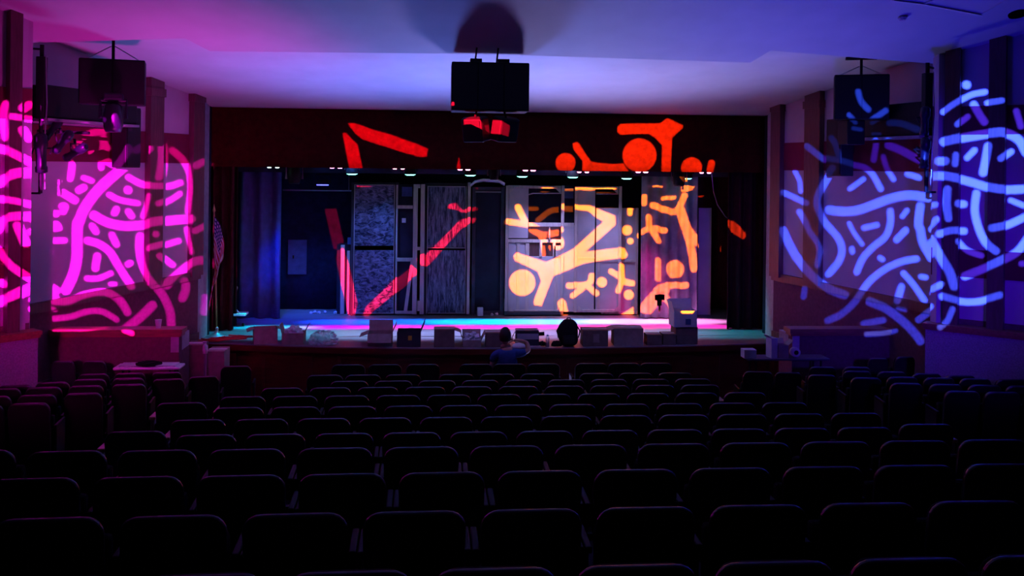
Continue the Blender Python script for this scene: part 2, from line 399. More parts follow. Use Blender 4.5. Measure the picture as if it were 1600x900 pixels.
cur('border_curtain', 330, 1230, 17.55, at_y(750, 281, 17.55).z+.10, 7.99, 'blackwall', 'black border curtain behind the coloured lamps above the stage', amp=.02, wave=.6, seed=6, flare=.1)
cur('backdrop_curtain', 430, 560, 18.96, SZ+.01, 5.6, 'navy', 'dark backdrop curtain behind the white board at stage left', amp=.015, wave=.5, seed=7)
cur('backdrop_curtain', 1085, 1230, 18.9, SZ+.01, 5.6, 'black', 'black backdrop curtain behind the tall pale panel at stage right', amp=.03, wave=.4, seed=8)
# pale drape at right of the set with a torn opening low down
x0, x1 = at_y(1003, 300, 17.75).x, at_y(1090, 300, 17.75).x
bm = curtain(x0, x1, 17.75, SZ+.02, 5.4, amp=.028, wave=.21, nz=40, seed=9)
hx, hz = at_y(1030, 461, 17.75).x, at_y(1030, 461, 17.75).z
kill = []
for f in bm.faces:
    c = f.calc_center_median(); dz = hz-c.z
    if 0 < dz < .33:
        wl = .10*(1-dz/.33)**.8+.012*math.sin(dz*60)
        if abs(c.x-(hx+.03*dz)) < wl: kill.append(f)
bmesh.ops.delete(bm, geom=kill, context='FACES')
tag(link('scrim_curtain', bm, 'scrim', smooth=True, solid=.01), 'pale pleated curtain with a torn hole, lit pink and blue beside the white set walls', 'curtain', 'stage curtains')

# ------------------------------------------------------------------ scenery flats
def rect(px0, py0, px1, py1, y, dy=.03, bm=None):
    a, b = at_y(px0, (py0+py1)/2, y), at_y(px1, (py0+py1)/2, y); m = (px0+px1)/2
    z1, z0 = at_y(m, py0, y).z, at_y(m, py1, y).z
    return box(bm or bmesh.new(), a.x, b.x, y, y+dy, max(z0, SZ+.003), z1)
def flat_frame(px0, py0, px1, py1, y, wpx, parent, m='pine', name='frame', mids=(), vm=()):
    bm = bmesh.new()
    rect(px0, py0, px0+wpx, py1, y, .04, bm); rect(px1-wpx, py0, px1, py1, y, .04, bm)
    rect(px0+wpx, py0, px1-wpx, py0+wpx, y, .04, bm); rect(px0+wpx, py1-wpx, px1-wpx, py1, y, .04, bm)
    for q in mids: rect(px0+wpx, q-wpx/2, px1-wpx, q+wpx/2, y, .04, bm)
    return link(name, bm, m, parent, bevel=.004)
def flat_root(px, y, label, group='scenery flats along the back of the stage', name='scenery_flat', cat='scenery flat'):
    p = at_y(px, 480, y); return empty(name, (0, 0, 0), 0, label, cat, group)
FY = 18.15
r = flat_root(584, FY, 'tall dark framed flat with blotchy brushed blue-grey stone paint, left of the pair')
flat_frame(548, 285, 622, 492, FY+.03, 5, r, 'flatd'); link('panel', rect(554, 290, 615, 384, FY, .03), 'brushA', r); link('panel', rect(554, 391, 615, 489, FY, .03), 'brushA', r)
flat_frame(552.5, 288.5, 616, 490, FY-.01, 1.0, r, 'pine', 'edge_strip')
tag(r['label'] and r, None)
r = flat_root(697, FY, 'tall dark framed flat with vertical streaky brushed paint, beside the white lumber ladder')
flat_frame(662, 286, 732, 492, FY+.03, 5, r, 'flatd'); link('panel', rect(668, 292, 727, 386, FY, .03), 'brushB', r); link('panel', rect(668, 391, 727, 489, FY, .03), 'brushB', r)
flat_frame(667, 291, 728, 490, FY-.01, 1.0, r, 'pine', 'edge_strip', mids=(387.5,))
# open timber frame between them
r = flat_root(640, FY, 'open unpainted lumber frame with black gaps between the two brushed flats')
bm = bmesh.new()
for a in ((618, 289, 620.5, 490), (619, 321, 645, 326), (618, 403, 645, 408.5), (618, 486, 645, 490.5)): rect(*a, FY-.03, .04, bm)
link('frame', bm, 'pine', r, bevel=.003)
bm = bmesh.new(); a, b = at_y(644, 408, FY-.06), at_y(633, 488, FY-.06)
extr(bm, [(a.x-.03, a.z), (a.x+.03, a.z), (b.x+.035, b.z), (b.x-.03, b.z)], 'y', FY-.07, FY-.035); link('diagonal_brace', bm, 'pine', r)
link('backing', rect(620, 288, 646, 488, FY+.06, .01), 'blackwall', r)
link('paper_sheet', rect(628, 292, 644, 307, FY+.04, .01), 'drape', r); link('switch_plate', rect(628, 341, 634, 348, FY+.04, .01), 'paper', r)
r = flat_root(654, FY, 'narrow white lumber ladder frame leaning upright between the brushed flats')
bm = bmesh.new()
for a in ((645, 288, 652, 491), (656.5, 288, 663, 491)): rect(*a, FY-.09, .05, bm)
link('upright', bm, 'pine', r, bevel=.004)
bm = bmesh.new()
for a in ((652, 288, 656.5, 294), (652, 386, 656.5, 391), (652, 470, 656.5, 486)): rect(*a, FY-.085, .04, bm)
link('rung', bm, 'pine', r)
# pole and pale cloth over the black doorway
tag(link('upright_pole', rect(730, 285, 734.5, 491, FY-.08, .05), 'pine', bevel=.005), 'thin white upright post left of the black doorway', 'post')
bm = bmesh.new(); P = [(735, 290), (742, 284), (755, 281), (770, 282), (781, 283), (789, 288)]
pp = [at_y(x, y, FY-.1) for x, y in P]
for i in range(len(pp)-1):
    a, b = pp[i], pp[i+1]; vs = [bm.verts.new(v) for v in (a+Vector((0, -.05, .02)), b+Vector((0, -.05, .02)), b+Vector((0, .12, -.03)), a+Vector((0, .12, -.03)))]; bm.faces.new(vs)
bmesh.ops.remove_doubles(bm, verts=bm.verts, dist=.001)
tag(link('draped_cloth', bm, 'paper', solid=.02, smooth=True), 'pale cloth draped over the top of the black doorway', 'cloth')
r = flat_root(760, FY, 'black doorway flat with dark side posts beside the white set walls')
flat_frame(737, 292, 788, 492, FY+.05, 6, r, 'flatd'); link('panel', rect(743, 298, 782, 492, FY+.12, .03), 'blackwall', r)
link('rail', rect(743, 299, 783, 301, FY+.03, .02), 'steel', r)
tag(link('paper_scrap', rect(746, 481, 755, 494, FY-.2, .10), 'paper', bevel=.01), 'small pale box at the foot of the black doorway', 'box')
# white set wall 1
r = flat_root(834, FY, 'large white set wall with shelf openings at the left, framed in lumber')
flat_frame(789.5, 290, 881, 489, FY-.04, 4.5, r)
link('panel', rect(795, 294, 825.5, 372, FY, .02), 'flat', r)
bm = bmesh.new()
for a in ((794, 378, 804, 487), (804, 400.5, 881, 487), (877, 352, 897, 487)): rect(*a, FY, .02, bm)
link('panel', bm, 'flat', r)
link('panel', rect(804, 380, 826, 401, FY+.01, .02), 'flat', r)
bm = bmesh.new()
for a in ((794, 374, 880, 379), (826, 348, 897, 354), (843, 379, 847, 401), (858, 355, 859.5, 379), (864, 379, 868, 401), (866, 384, 880, 401)): rect(*a, FY-.02, .03, bm)
link('shelf_rail', bm, 'pine', r)
bm = bmesh.new()
for a in ((807, 380, 812, 486), (821, 380, 826.5, 486), (866, 404, 872, 486)): rect(*a, FY-.012, .012, bm)
link('batten', bm, 'pine', r)
link('backing', rect(826, 294, 878, 349, FY+.3, .02), 'blackwall', r)
link('backing', rect(826, 353, 878, 401, FY+.25, .02), 'wood', r)
link('pipe', tube(bmesh.new(), [at_y(826, 304, FY+.1), at_y(833, 302, FY+.1), at_y(878, 302, FY+.1)], .012), 'steel', r)
bm = bmesh.new()
for cx, s in ((795, 1), (876, -1)):
    for cy, t in ((295, 1), (486, -1)):
        a, b, c = at_y(cx, cy, FY), at_y(cx+8*s, cy, FY), at_y(cx, cy+8*t, FY)
        extr(bm, [(a.x, a.z), (b.x, b.z), (c.x, c.z)], 'y', FY-.06, FY-.045)
link('corner_block', bm, 'pine', r)
tag(link('floor_batten', rect(788, 487, 880, 492, FY-.10, .08), 'flatd'), 'low dark batten on the stage floor along the white set wall', 'board')
# strip between
r = flat_root(888, FY, 'narrow black strip flat with a small pale panel between the white walls')
link('backing', rect(881, 290, 898, 352, FY+.2, .02), 'blackwall', r); link('panel', rect(881.5, 294, 896, 310, FY+.05, .02), 'drape', r)
# white set wall 2
r = flat_root(934, FY, 'large white set wall with an open black upper window, framed in lumber')
flat_frame(897.5, 291, 971, 488, FY-.06, 4.5, r)
link('panel', rect(902, 295, 929, 487, FY-.02, .02), 'flat', r); link('panel', rect(931, 325, 968, 488, FY-.015, .015), 'flat', r)
link('backing', rect(929, 295, 968, 326, FY+.3, .02), 'blackwall', r)
link('pipe', tube(bmesh.new(), [at_y(929, 303, FY+.1), at_y(966, 303, FY+.1)], .012), 'steel', r)
link('seam_strip', rect(929.3, 298, 930.6, 487, FY-.03, .012), 'hole', r)
bm = bmesh.new()
for a in ((931, 405, 968, 409), (903, 402, 929, 404), (933, 410, 937, 486)): rect(*a, FY-.035, .012, bm)
link('batten', bm, 'pine', r)
bm = bmesh.new()
for cx, s in ((903, 1), (965, -1)):
    for cy, t in ((296, 1), (485, -1)):
        a, b, c = at_y(cx, cy, FY), at_y(cx+8*s, cy, FY), at_y(cx, cy+8*t, FY)
        extr(bm, [(a.x, a.z), (b.x, b.z), (c.x, c.z)], 'y', FY-.075, FY-.062)
link('corner_block', bm, 'pine', r)
# third flat behind
r = flat_root(970, FY, 'white set flat with a mid rail, partly behind the right white wall')
flat_frame(940, 325, 997, 491, FY+.02, 4, r, mids=(408,)); link('panel', rect(944, 329, 994, 489, FY+.05, .02), 'flat', r)
r = flat_root(1100, 18.2, 'tall plain pale panel standing behind the pink curtain')
link('panel', rect(1091, 325, 1109.5, 492, 18.2, .03), 'flat', r); link('edge_strip', rect(1109.5, 325, 1111, 492, 18.19, .04), 'pine', r)
# white board and doors at left
r = empty('white_board', (0, 0, 0), 0, 'white rounded access board on the black wall at stage left', 'board')
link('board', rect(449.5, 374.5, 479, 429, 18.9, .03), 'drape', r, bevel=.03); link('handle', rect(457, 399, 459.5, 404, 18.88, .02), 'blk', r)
r = empty('pipe_rail', (0, 0, 0), 0, 'thin horizontal metal pipe hanging over the stage at left', 'pipe')
link('pipe', tube(bmesh.new(), [at_y(442, 297, 18.6), at_y(550, 298, 18.6)], .014), 'steel', r)
link('hanger', tube(bmesh.new(), [at_y(545, 298, 18.6), at_y(545, 298, 18.6)+Vector((0, 0, 4.7))], .008), 'steel', r)
r = empty('side_post', (0, 0, 0), 0, 'narrow pale double post left of the stone-painted flat', 'post')
bm = bmesh.new()
for a in ((532, 383, 538, 491), (542, 392, 546, 491)): rect(*a, FY+.1, .05, bm)
link('post', bm, 'pine', r, bevel=.004); link('backing', rect(526, 380, 552, 492, FY+.2, .02), 'blackwall', r)
link('hook', rect(543, 371, 548, 382, FY+.15, .02), 'drape', r)
# rolling rack at left
r = empty('rolling_rack', (0, 0, 0), 0, 'small white metal rolling rack half hidden at the left curtain', 'rack')
y = 17.0
pts = [at_y(368, 493, y), at_y(367, 455, y), at_y(365, 447, y), at_y(369, 444, y), at_y(371, 449, y), at_y(368, 458, y)]
link('hook_post', tube(bmesh.new(), pts, .012), 'paper', r)
link('brace', tube(bmesh.new(), [at_y(366, 480, y), at_y(376, 492, y)], .012), 'paper', r)
bm = bmesh.new(); rect(364, 491, 383, 494, y-.1, .3, bm); link('base', bm, 'paper', r)
for q in (367, 381):
    p = at_y(q, 495.5, y); link('wheel', lathe(bmesh.new(), [(.001, -.02), (.03, -.02), (.03, .02), (.001, .02)], 12, mtx=Matrix.Translation((p.x, y-.05, SZ+.033)) @ Matrix.Rotation(PI/2, 4, 'Y')), 'blk', r)
ORD_ = ['first', 'second', 'third', 'fourth', 'fifth']
# crumpled bits on the floor at back left
for i, (px, py) in enumerate(((486, 489), (492, 488), (499, 488.5), (508, 488), (524, 489))):
    p = at_z(px, py+2, SZ); bm = bmesh.new(); bmesh.ops.create_icosphere(bm, subdivisions=2, radius=.035)
    for v in bm.verts: v.co *= random.uniform(.6, 1.3); v.co += Vector((p.x, p.y, SZ+.03))
    tag(link('paper_ball', bm, 'paper'), 'tiny crumpled white scrap on the stage floor at back left, %s from the left' % ORD_[i], 'paper', 'paper scraps on the stage floor')
for i, (px, py) in enumerate(((768, 490), (775, 489), (781, 488))):
    p = at_z(px, py+1, SZ); bm = bmesh.new(); bmesh.ops.create_icosphere(bm, subdivisions=2, radius=.03)
    for v in bm.verts: v.co *= random.uniform(.6, 1.3); v.co += Vector((p.x, p.y-.2, SZ+.025))
    tag(link('paper_ball', bm, 'paper'), 'tiny crumpled scrap on the floor before the black doorway, %s from the left' % ORD_[i], 'paper', 'paper scraps by the doorway')

# ------------------------------------------------------------------ stage lamps
def glow(name, col, s): return mat(name, (.8, .8, .8), .3, .5, .02, 5, emit=col, es=s)
MT['gl_p'] = glow('lit_pink_lens', (1, .25, .5), 9); MT['gl_g'] = glow('lit_green_lens', (.15, 1, .62), 6); MT['gl_w'] = glow('lit_pale_lens', (.6, 1, .85), 5); MT['gl_b'] = glow('lit_blue_lens', (.10, .10, 1), 3)
PIPE = {17.3: 4.05, 16.75: 4.18}
def par(px, py, y, lens, label, group, twin=False, s=1.0):
    p = at_y(px, py, y); r = empty('stage_lamp', (p.x, p.y, p.z+.06), 0, label, 'stage light', group)
    for q in ((-.07, .07) if twin else (0,)):
        rr = .052*s if twin else .105*s
        link('lamp_body', lathe(bmesh.new(), [(rr*.55, .22), (rr*.8, .17), (rr, .05), (rr*1.06, 0), (rr*1.06, -.03), (rr*.98, -.03)], 16, (q, 0, 0)), 'blk', r, smooth=True)
        link('lens', lathe(bmesh.new(), [(.001, -.045), (rr*.6, -.05), (rr*.93, -.034), (rr*.93, -.028)], 16, (q, 0, 0)), lens, r, smooth=True)
    link('yoke', tube(bmesh.new(), [(-.13, 0, .04), (-.13, 0, .26), (.13, 0, .26), (.13, 0, .04)], .010, 6), 'blk', r)
    link('clamp', tube(bmesh.new(), [(0, 0, .26), (0, 0, PIPE[y]-p.z-.06)], .018, 6), 'blk', r)
    return p
tones = [(.0, .06, 1.0), (.0, .12, 1.0), (.0, .40, 1.0), (.0, .50, 1.0), (.10, .40, 1.0), (.6, .35, 1.0), (1, .3, .8)]
for i, (px, py) in enumerate(((550, 274), (641, 275), (735, 276), (816, 278), (895, 279), (979, 281), (1073, 281))):
    p = par(px, py, 17.3, 'gl_g', '%s green-glowing lamp from the left in the back row over the stage' % ('first', 'second', 'third', 'fourth', 'fifth', 'sixth', 'seventh')[i], 'green stage lamps')
    lamp('SPOT', 'lamp_light', (p.x, p.y, p.z-.05), tones[i], 3600, (p.x, 17.40, SZ), 19, 1, .05).scale = (2.6, 1, 1)
tones = [(.0, .55, .9), (.5, .0, .9), (1, .02, .7), (1, .02, .65), (1, .02, .65), (1, .04, .4), (1, .03, .35), (1, .03, .5)]
for i, (px, py) in enumerate(((427, 263.5), (525, 264), (623, 265.5), (725, 267), (827, 268.5), (911, 271), (1003, 271), (1102, 272))):
    p = par(px, py, 16.75, 'gl_w' if i == 0 else 'gl_p', ('pale green-white twin lamp at the left end of the front row over the stage' if i == 0 else '%s pink-glowing twin lamp from the left in the front row over the stage' % ('', 'first', 'second', 'third', 'fourth', 'fifth', 'sixth', 'seventh')[i]), 'pink stage lamps', True, .8 if i in (2, 5, 7, 0) else 1)
    lamp('SPOT', 'lamp_light', (p.x, p.y, p.z-.05), tones[i], 2600, (p.x, 16.84, SZ), 13, 1, .04).scale = (3.2, 1, 1)
tones = [(.0, .40, .6), (.15, .42, .8), (.45, .40, 1), (.25, .42, 1), (.4, .35, .9), (.4, .4, 1), (.0, .35, .45)]
for i in range(7):
    lamp('SPOT', 'lamp_light', (-3.6+1.2*i, 16.42, 4.2), tones[i], 1050, (-3.6+1.2*i, 16.12, SZ), 27, 1, .04).scale = (2.6, 1, 1)
for nm, y, x0, x1, z in (('front', 16.75, 330, 1190, 250), ('back', 17.3, 440, 1190, 260)):
    a, b = at_y(x0, z, y), at_y(x1, z, y); zz = PIPE[y]; bm = tube(bmesh.new(), [(a.x, y, zz), (b.x, y, zz)], .024)
    for q in (-3, 0, 3): tube(bm, [(q, y, zz), (q, y, 8.02)], .006, 5)
    tag(link('batten_pipe', bm, 'blk'), 'long black pipe carrying the %s row of lamps above the stage' % nm, 'pipe', 'lighting pipes')
# moving-head lamps seen under the valance
def moving(px, py, y, s, label, ring, tilt=0):
    p = at_y(px, py, y); r = empty('moving_head_lamp', p, tilt, label, 'stage light', 'moving lamps over the stage')
    link('yoke', tube(bmesh.new(), [(-.14*s, 0, -.10*s), (-.15*s, 0, .22*s), (.15*s, 0, .22*s), (.14*s, 0, -.10*s)], .022*s, 8), 'endp', r)
    link('lamp_head', lathe(bmesh.new(), [(.05*s, .16*s), (.10*s, .10*s), (.115*s, -.02*s), (.10*s, -.16*s), (.085*s, -.19*s), (.07*s, -.17*s)], 18), 'blk', r, smooth=True)
    link('base', B(-.15*s, .15*s, -.1*s, .1*s, .22*s, .36*s), 'blk', r, bevel=.02); link('clamp', tube(bmesh.new(), [(0, -.06, .34*s), (0, -.15, 4.18-p.z)], .02, 6), 'blk', r)
    link('lens', lathe(bmesh.new(), [(.001, -.178*s), (.07*s, -.178*s), (.07*s, -.172*s)], 18), ring, r)
moving(460, 271, 16.9, 1.0, 'grey-yoked moving lamp hanging below the valance at the left', 'steel')
moving(1061, 275, 16.9, 1.0, 'orange-lit moving lamp hanging below the valance at the right', 'steel')
moving(772, 268, 16.9, .8, 'small red-lit moving lamp in the middle under the valance', 'steel')
for px, g_, lab in ((505, 'gl_b', 'flat black floodlight glowing blue behind the left curtain'), (1028, 'steel', 'flat black floodlight with a pink lit edge at the right')):
    p = at_y(px, 286, 17.9); r = empty('flood_lamp', p, 0, lab, 'stage light', 'flood lamps at the back')
    link('lamp_body', extr(bmesh.new(), [(-.12, -.03), (.12, -.03), (.10, .06), (-.10, .06)], 'y', -.1, .1), 'blk', r, bevel=.008)
    link('lens', B(-.11, .11, -.115, -.06, -.045, -.025), g_, r); link('bracket', tube(bmesh.new(), [(-.14, 0, 0), (-.14, 0, .16), (.14, 0, .16), (.14, 0, 0)], .01, 6), 'blk', r); link('drop_arm', tube(bmesh.new(), [(0, 0, .16), (0, 0, 8-p.z)], .01, 6), 'blk', r)

tag(link('hanging_cable', tube(bmesh.new(), [at_y(1112, 272, 16.9)+Vector((0, -.15, .5))]+[at_y(*q, 16.9) for q in ((1112, 272), (1115, 300), (1121, 320), (1133, 338), (1140, 344))], .008, 6), 'steel'), 'loose thin cable hanging beside the right stage curtain', 'cable')

# ------------------------------------------------------------------ hanging equipment in the hall
def cabinet(px0, px1, py0, py1, y, rz, depth, label, seams=0, slope=0):
    c = at_y((px0+px1)/2, py1, y); a = at_y((px0+px1)/2, py0, y); wd = (px1-px0)/F*y*1.0; h = a.z-c.z
    r = empty('hanging_cabinet', (c.x, y, c.z), rz, label, 'speaker cabinet', 'cabinets hung from the ceiling')
    link('cabinet', B(-wd/2, wd/2, 0, depth, 0, h), 'blk', r, bevel=.015)
    if seams:
        for k in range(3): link('grille', B(-wd/2+.015+k*wd/3, -wd/2+wd/3-.005+k*wd/3, -.012, 0, .02, h-.02), 'grille', r)
    else:
        for k in range(2): link('grille', B(-wd/2+.015+k*wd/2, -.005+k*wd/2, -.012, 0, .02, h-.02), 'grille', r)
    return r, wd, h
CY = 11.0
r, wd, h = cabinet(705, 827, 97, 173.5, CY, 0, .45, 'wide black three-panel cabinet hanging over the centre of the hall', 1)
for sx in (-.18, .08):
    zt = min(near_z(CY+.2), 6)-r.location.z
    link('hanger_rod', tube(bmesh.new(), [(sx, .2, h), (sx+.02, .2, zt)], .012, 6), 'blk', r)
for sx in (-.17, .16): link('rigging_box', B(sx-.07, sx+.07, .08, .25, h, h+.05), 'blk', r, bevel=.005)
r, wd, h = cabinet(128, 221, 92, 163, 11.4, .25, .30, 'square black cabinet hanging at the left over the pink-lit wall')
for nm, rr in (('l', r),): pass
def rig(r, wd, h, zt, col='blk'):
    link('hanger_rod', tube(bmesh.new(), [(0, .15, h), (0, .15, zt)], .018, 6), col, r)
    link('ceiling_plate', B(-.20, .20, .08, .22, zt-.03, zt), col, r)
    for sx in (-wd/2+.06, wd/2-.06): link('cable', tube(bmesh.new(), [(sx, .15, h), (-.02 if sx < 0 else .02, .15, h+(zt-h)*.5)], .006, 5), 'steel', r)
rig(r, wd, h, far_z(11.55)-r.location.z+.08)
r, wd, h = cabinet(1304, 1388, 116, 186, 11.9, -.38, .30, 'square black cabinet hanging at the right with blue light strokes on it')
rig(r, wd, h, far_z(11.9)-r.location.z+.08)
# two angled speakers below the centre cabinet
def wedge(px, py, y, rz, tilt, label):
    p = at_y(px, py, y); r = empty('wedge_speaker', p, rz, label, 'speaker', 'angled speakers under the centre cabinet'); r.rotation_euler = (tilt, 0, rz)
    pts = [(-.13, -.10), (.13, -.10), (.17, .04), (.08, .13), (-.08, .13), (-.17, .04)]
    link('cabinet', extr(bmesh.new(), pts, 'z', -.14, .14), 'blkspk', r, bevel=.012)
    link('grille', B(-.115, .115, -.112, -.10, -.125, .125), 'grille', r)
    link('bracket', tube(bmesh.new(), [(0, .02, .14), (0, .10, .24)], .014, 6), 'blk', r)
MT['blkspk'] = mat('speaker_paint', (.014, .011, .013), .5, .3, .1, 10)
wedge(743, 202, CY+.15, -.50, .25, 'dark angled speaker catching red light, left of two below the centre cabinet')
wedge(789, 202, CY+.15, .50, .25, 'dark angled speaker catching red light, right of two below the centre cabinet')
# tall column speakers and wide black cabinets along the splayed walls
def off_wall(px, py, a, b, off, sgn):
    d = Vector((b[0]-a[0], b[1]-a[1])).normalized(); nrm = Vector((-d.y, d.x))*(-sgn)*off
    return at_wall(px, py, (a[0]+nrm.x, a[1]+nrm.y), (b[0]+nrm.x, b[1]+nrm.y))
def on_wall(px0, px1, py0, py1, a, b, off, sgn, dep, name, label, cat, m='blk', grp=None):
    p = off_wall(px0, (py0+py1)/2, a, b, off, sgn); q = off_wall(px1, (py0+py1)/2, a, b, off, sgn)
    m_ = off_wall((px0+px1)/2, py0, a, b, off, sgn).z; m2 = off_wall((px0+px1)/2, py1, a, b, off, sgn).z
    r = empty(name, ((p.x+q.x)/2, (p.y+q.y)/2, m2), math.atan2(q.y-p.y, q.x-p.x), label, cat, grp)
    L = (q-p).length/2 if abs(q.z-p.z) < 1 else math.hypot(q.x-p.x, q.y-p.y)/2
    return r, L, m_-m2
r, L, h = on_wall(72, 215, 141, 190, LA, LB2, .55, -1, .3, 'wide_cabinet', 'long dark cabinet high on the left wall behind the hanging cabinet', 'cabinet', grp='long wall cabinets')
link('cabinet', B(-L, L, 0, .4, 0, h), 'blk', r, bevel=.02); link('lower_lip', B(-L, L, -.03, .3, -.03, 0), 'endp', r)
link('wall_bracket', B(-.1, .1, .4, .54, h*.3, h*.7), 'blk', r)
r, L, h = on_wall(1318, 1440, 164, 214, RA, RB2, .5, 1, .3, 'wide_cabinet', 'long dark cabinet high on the right wall behind the hanging cabinet', 'cabinet', grp='long wall cabinets')
link('cabinet', B(-L, L, 0, .4, 0, h), 'blk', r, bevel=.02); link('lower_lip', B(-L, L, -.03, .3, -.03, 0), 'endp', r)
link('wall_bracket', B(-.1, .1, .4, .49, h*.3, h*.7), 'blk', r)
for px0, px1, py0, py1, a, b, sgn, side in ((197, 220, 168, 262, LA, LB2, -1, 'left'), (1291, 1314, 186, 275, RA, RB2, 1, 'right')):
    r, L, h = on_wall(px0, px1, py0, py1, a, b, .35, sgn, .25, 'column_speaker', 'tall narrow black speaker standing off the %s wall' % side, 'speaker', grp='column speakers')
    link('cabinet', B(-L, L, 0, .22, 0, h), 'blkspk', r, bevel=.01); link('grille', B(-L+.02, L-.02, -.012, 0, .03, h-.03), 'grille', r)
    link('wall_bracket', B(-.04, .04, .22, .33, h*.4, h*.6), 'blk', r)
p = at_y(1338, 206, 12.1); r = empty('hung_speaker', (p.x, p.y, p.z), .1, 'small black box speaker below the right hanging cabinet', 'speaker')
link('cabinet', B(-.13, .13, 0, .25, -.17, .16), 'blk', r, bevel=.012); link('grille', B(-.115, .115, -.01, 0, -.155, .145), 'grille', r); link('bracket', B(-.02, .02, .05, .2, .16, .24), 'blk', r)
# equipment pipes at both near corners
def mast(px, y, py0, py1, label, s):
    a, b = at_y(px, py0, y), at_y(px, py1, y); r = empty('lighting_mast', (b.x, y, b.z), 0, label, 'lighting mast', 'lighting masts at the wall corners'); h = a.z-b.z
    link('pole', tube(bmesh.new(), [(0, 0, 0), (0, 0, h)], .024, 10), 'blk', r)
    link('cable_box', B(-.05, .05, -.05, .05, h*.50, h*.92), 'blk', r, bevel=.01)
    for k in (.97, .66): link('wall_arm', tube(bmesh.new(), [(0, 0, h*k), (-.28*s if s > 0 else .25, .05 if s > 0 else .32, h*k+.02)], .014, 6), 'blk', r)
    link('cable', tube(bmesh.new(), [(.06, -.03, h*.93), (.075, -.03, h*.6), (.05, -.03, h*.3), (.06, -.02, .05)], .008, 5), 'steel', r)
    link('foot_arm', tube(bmesh.new(), [(0, 0, 0), (-.12*s, .0, 0)], .014, 6), 'blk', r)
    return r
mast(63, 11.3, 70, 302, 'tall black mast with cables at the corner of the pink-lit wall', 1)
mast(1447, 10.85, 98, 300, 'tall black mast with cables at the corner of the blue-lit wall', -1)
def ellips(px, py, y, yaw, pitch, s, label, m='blkg'):
    p = at_y(px, py, y); r = empty('spot_lamp', p, 0, label, 'stage light', 'spot lamps on the side masts'); r.rotation_euler = (pitch, 0, yaw)
    link('lamp_body', lathe(bmesh.new(), [(.05*s, .30*s), (.09*s, .26*s), (.10*s, .12*s), (.075*s, .06*s), (.07*s, -.18*s), (.085*s, -.20*s), (.085*s, -.27*s), (.07*s, -.27*s)], 18), m, r, smooth=True)
    link('lens', lathe(bmesh.new(), [(.001, -.262*s), (.07*s, -.262*s), (.07*s, -.255*s)], 16), 'steel', r)
    link('yoke', tube(bmesh.new(), [(-.12*s, 0, .0), (-.12*s, .16*s, .04), (.12*s, .16*s, .04), (.12*s, 0, .0)], .010, 6), 'blk', r)
    link('clamp', tube(bmesh.new(), [(0, .16*s, .04), (0, .26*s, .06)], .016, 6), 'blk', r)
ellips(64, 240, 11.15, .2, .2, .8, 'dark spot lamp aimed down on the left mast')
ellips(98, 222, 11.35, 1.0, .9, .62, 'dark spot lamp tilted to the right beside the left mast')
ellips(82, 203, 11.6, -.6, -.7, .55, 'short spot lamp tilted up beside the left mast')
ellips(118, 238, 11.75, 1.2, 1.1, .6, 'lowest spot lamp pointing right, beside the left mast')
ellips(1445, 190, 10.66, -.2, .15, .6, 'dark spot lamp high on the right mast')
ellips(1445, 240, 10.66, .1, .1, .65, 'dark spot lamp hanging low on the right mast')
tag(link('side_pipe', tube(bmesh.new(), [at_y(58, 205, 11.55), at_y(140, 208, 11.9)], .02), 'blk'), 'short black pipe holding spot lamps beside the left mast', 'pipe')
p = at_y(177, 185, 11.2); r = empty('hall_moving_lamp', p, .3, 'large glossy black moving lamp below the left hanging cabinet', 'stage light')
link('lamp_head', lathe(bmesh.new(), [(.04, .19), (.09, .15), (.115, .02), (.105, -.10), (.085, -.16), (.07, -.16)], 20), 'blkg', r, smooth=True)
link('yoke', tube(bmesh.new(), [(-.14, 0, 0), (-.14, 0, .21), (.14, 0, .21), (.14, 0, 0)], .022, 8), 'blkg', r); link('base', B(-.11, .11, -.09, .09, .21, .29), 'blkg', r, bevel=.02)
# ceiling fittings
def can(px, py, surf, label):
    q = at_near(px, py) if surf == 'n' else None
    if q is None:
        d = ray(px, py); 
        t = 12.0
        for _ in range(40): t = t+((5.0+(15.5-(EYE+d*t).y)*.62/5.3-(EYE+d*t).z)/(d.z+.62/5.3*d.y))
        q = EYE+d*t
    sl = math.atan(SL if surf == 'n' else .117)
    r = empty('ceiling_downlight', q, 0, label, 'ceiling light', 'unlit round ceiling lights'); r.rotation_euler = (-sl, 0, 0)
    link('trim_ring', lathe(bmesh.new(), [(.085, 0), (.10, 0), (.10, -.02), (.085, -.024), (.078, -.018)], 20), 'hole', r)
    link('reflector', lathe(bmesh.new(), [(.08, -.018), (.08, -.006), (.03, -.001)], 20), 'hole', r)
can(310, 72.5, 'f', 'dark round ceiling light at the crease left of centre'); can(88, 85, 'f', 'dark round ceiling light near the left mast')
can(1195, 92, 'f', 'dark round ceiling light at the crease right of centre'); can(1590, 21, 'n', 'dark round ceiling light at the upper right corner')
def detector(px, py, surf, label):
    q = at_near(px, py) if surf == 'n' else EYE+ray(px, py)*((5.12-CZ)/ray(px, py).z)
    if surf == 'f':
        d = ray(px, py); t = 12.
        for _ in range(40): t = t+((5.0+(15.5-(EYE+d*t).y)*.62/5.3-(EYE+d*t).z)/(d.z+.62/5.3*d.y))
        q = EYE+d*t
    r = empty('smoke_detector', q-Vector((0, 0, .012)), 0, label, 'smoke detector', 'ceiling detectors'); r.rotation_euler = (-.15, 0, 0)
    link('base', lathe(bmesh.new(), [(.001, 0), (.05, 0), (.05, -.015), (.001, -.015)], 16), 'white', r); link('cover', lathe(bmesh.new(), [(.04, -.015), (.032, -.035), (.001, -.038)], 16), 'white', r)
detector(980, 95, 'f', 'small white detector on the bright sloping ceiling right of centre'); detector(1410, 26, 'n', 'small white detector on the blue-lit ceiling at upper right')

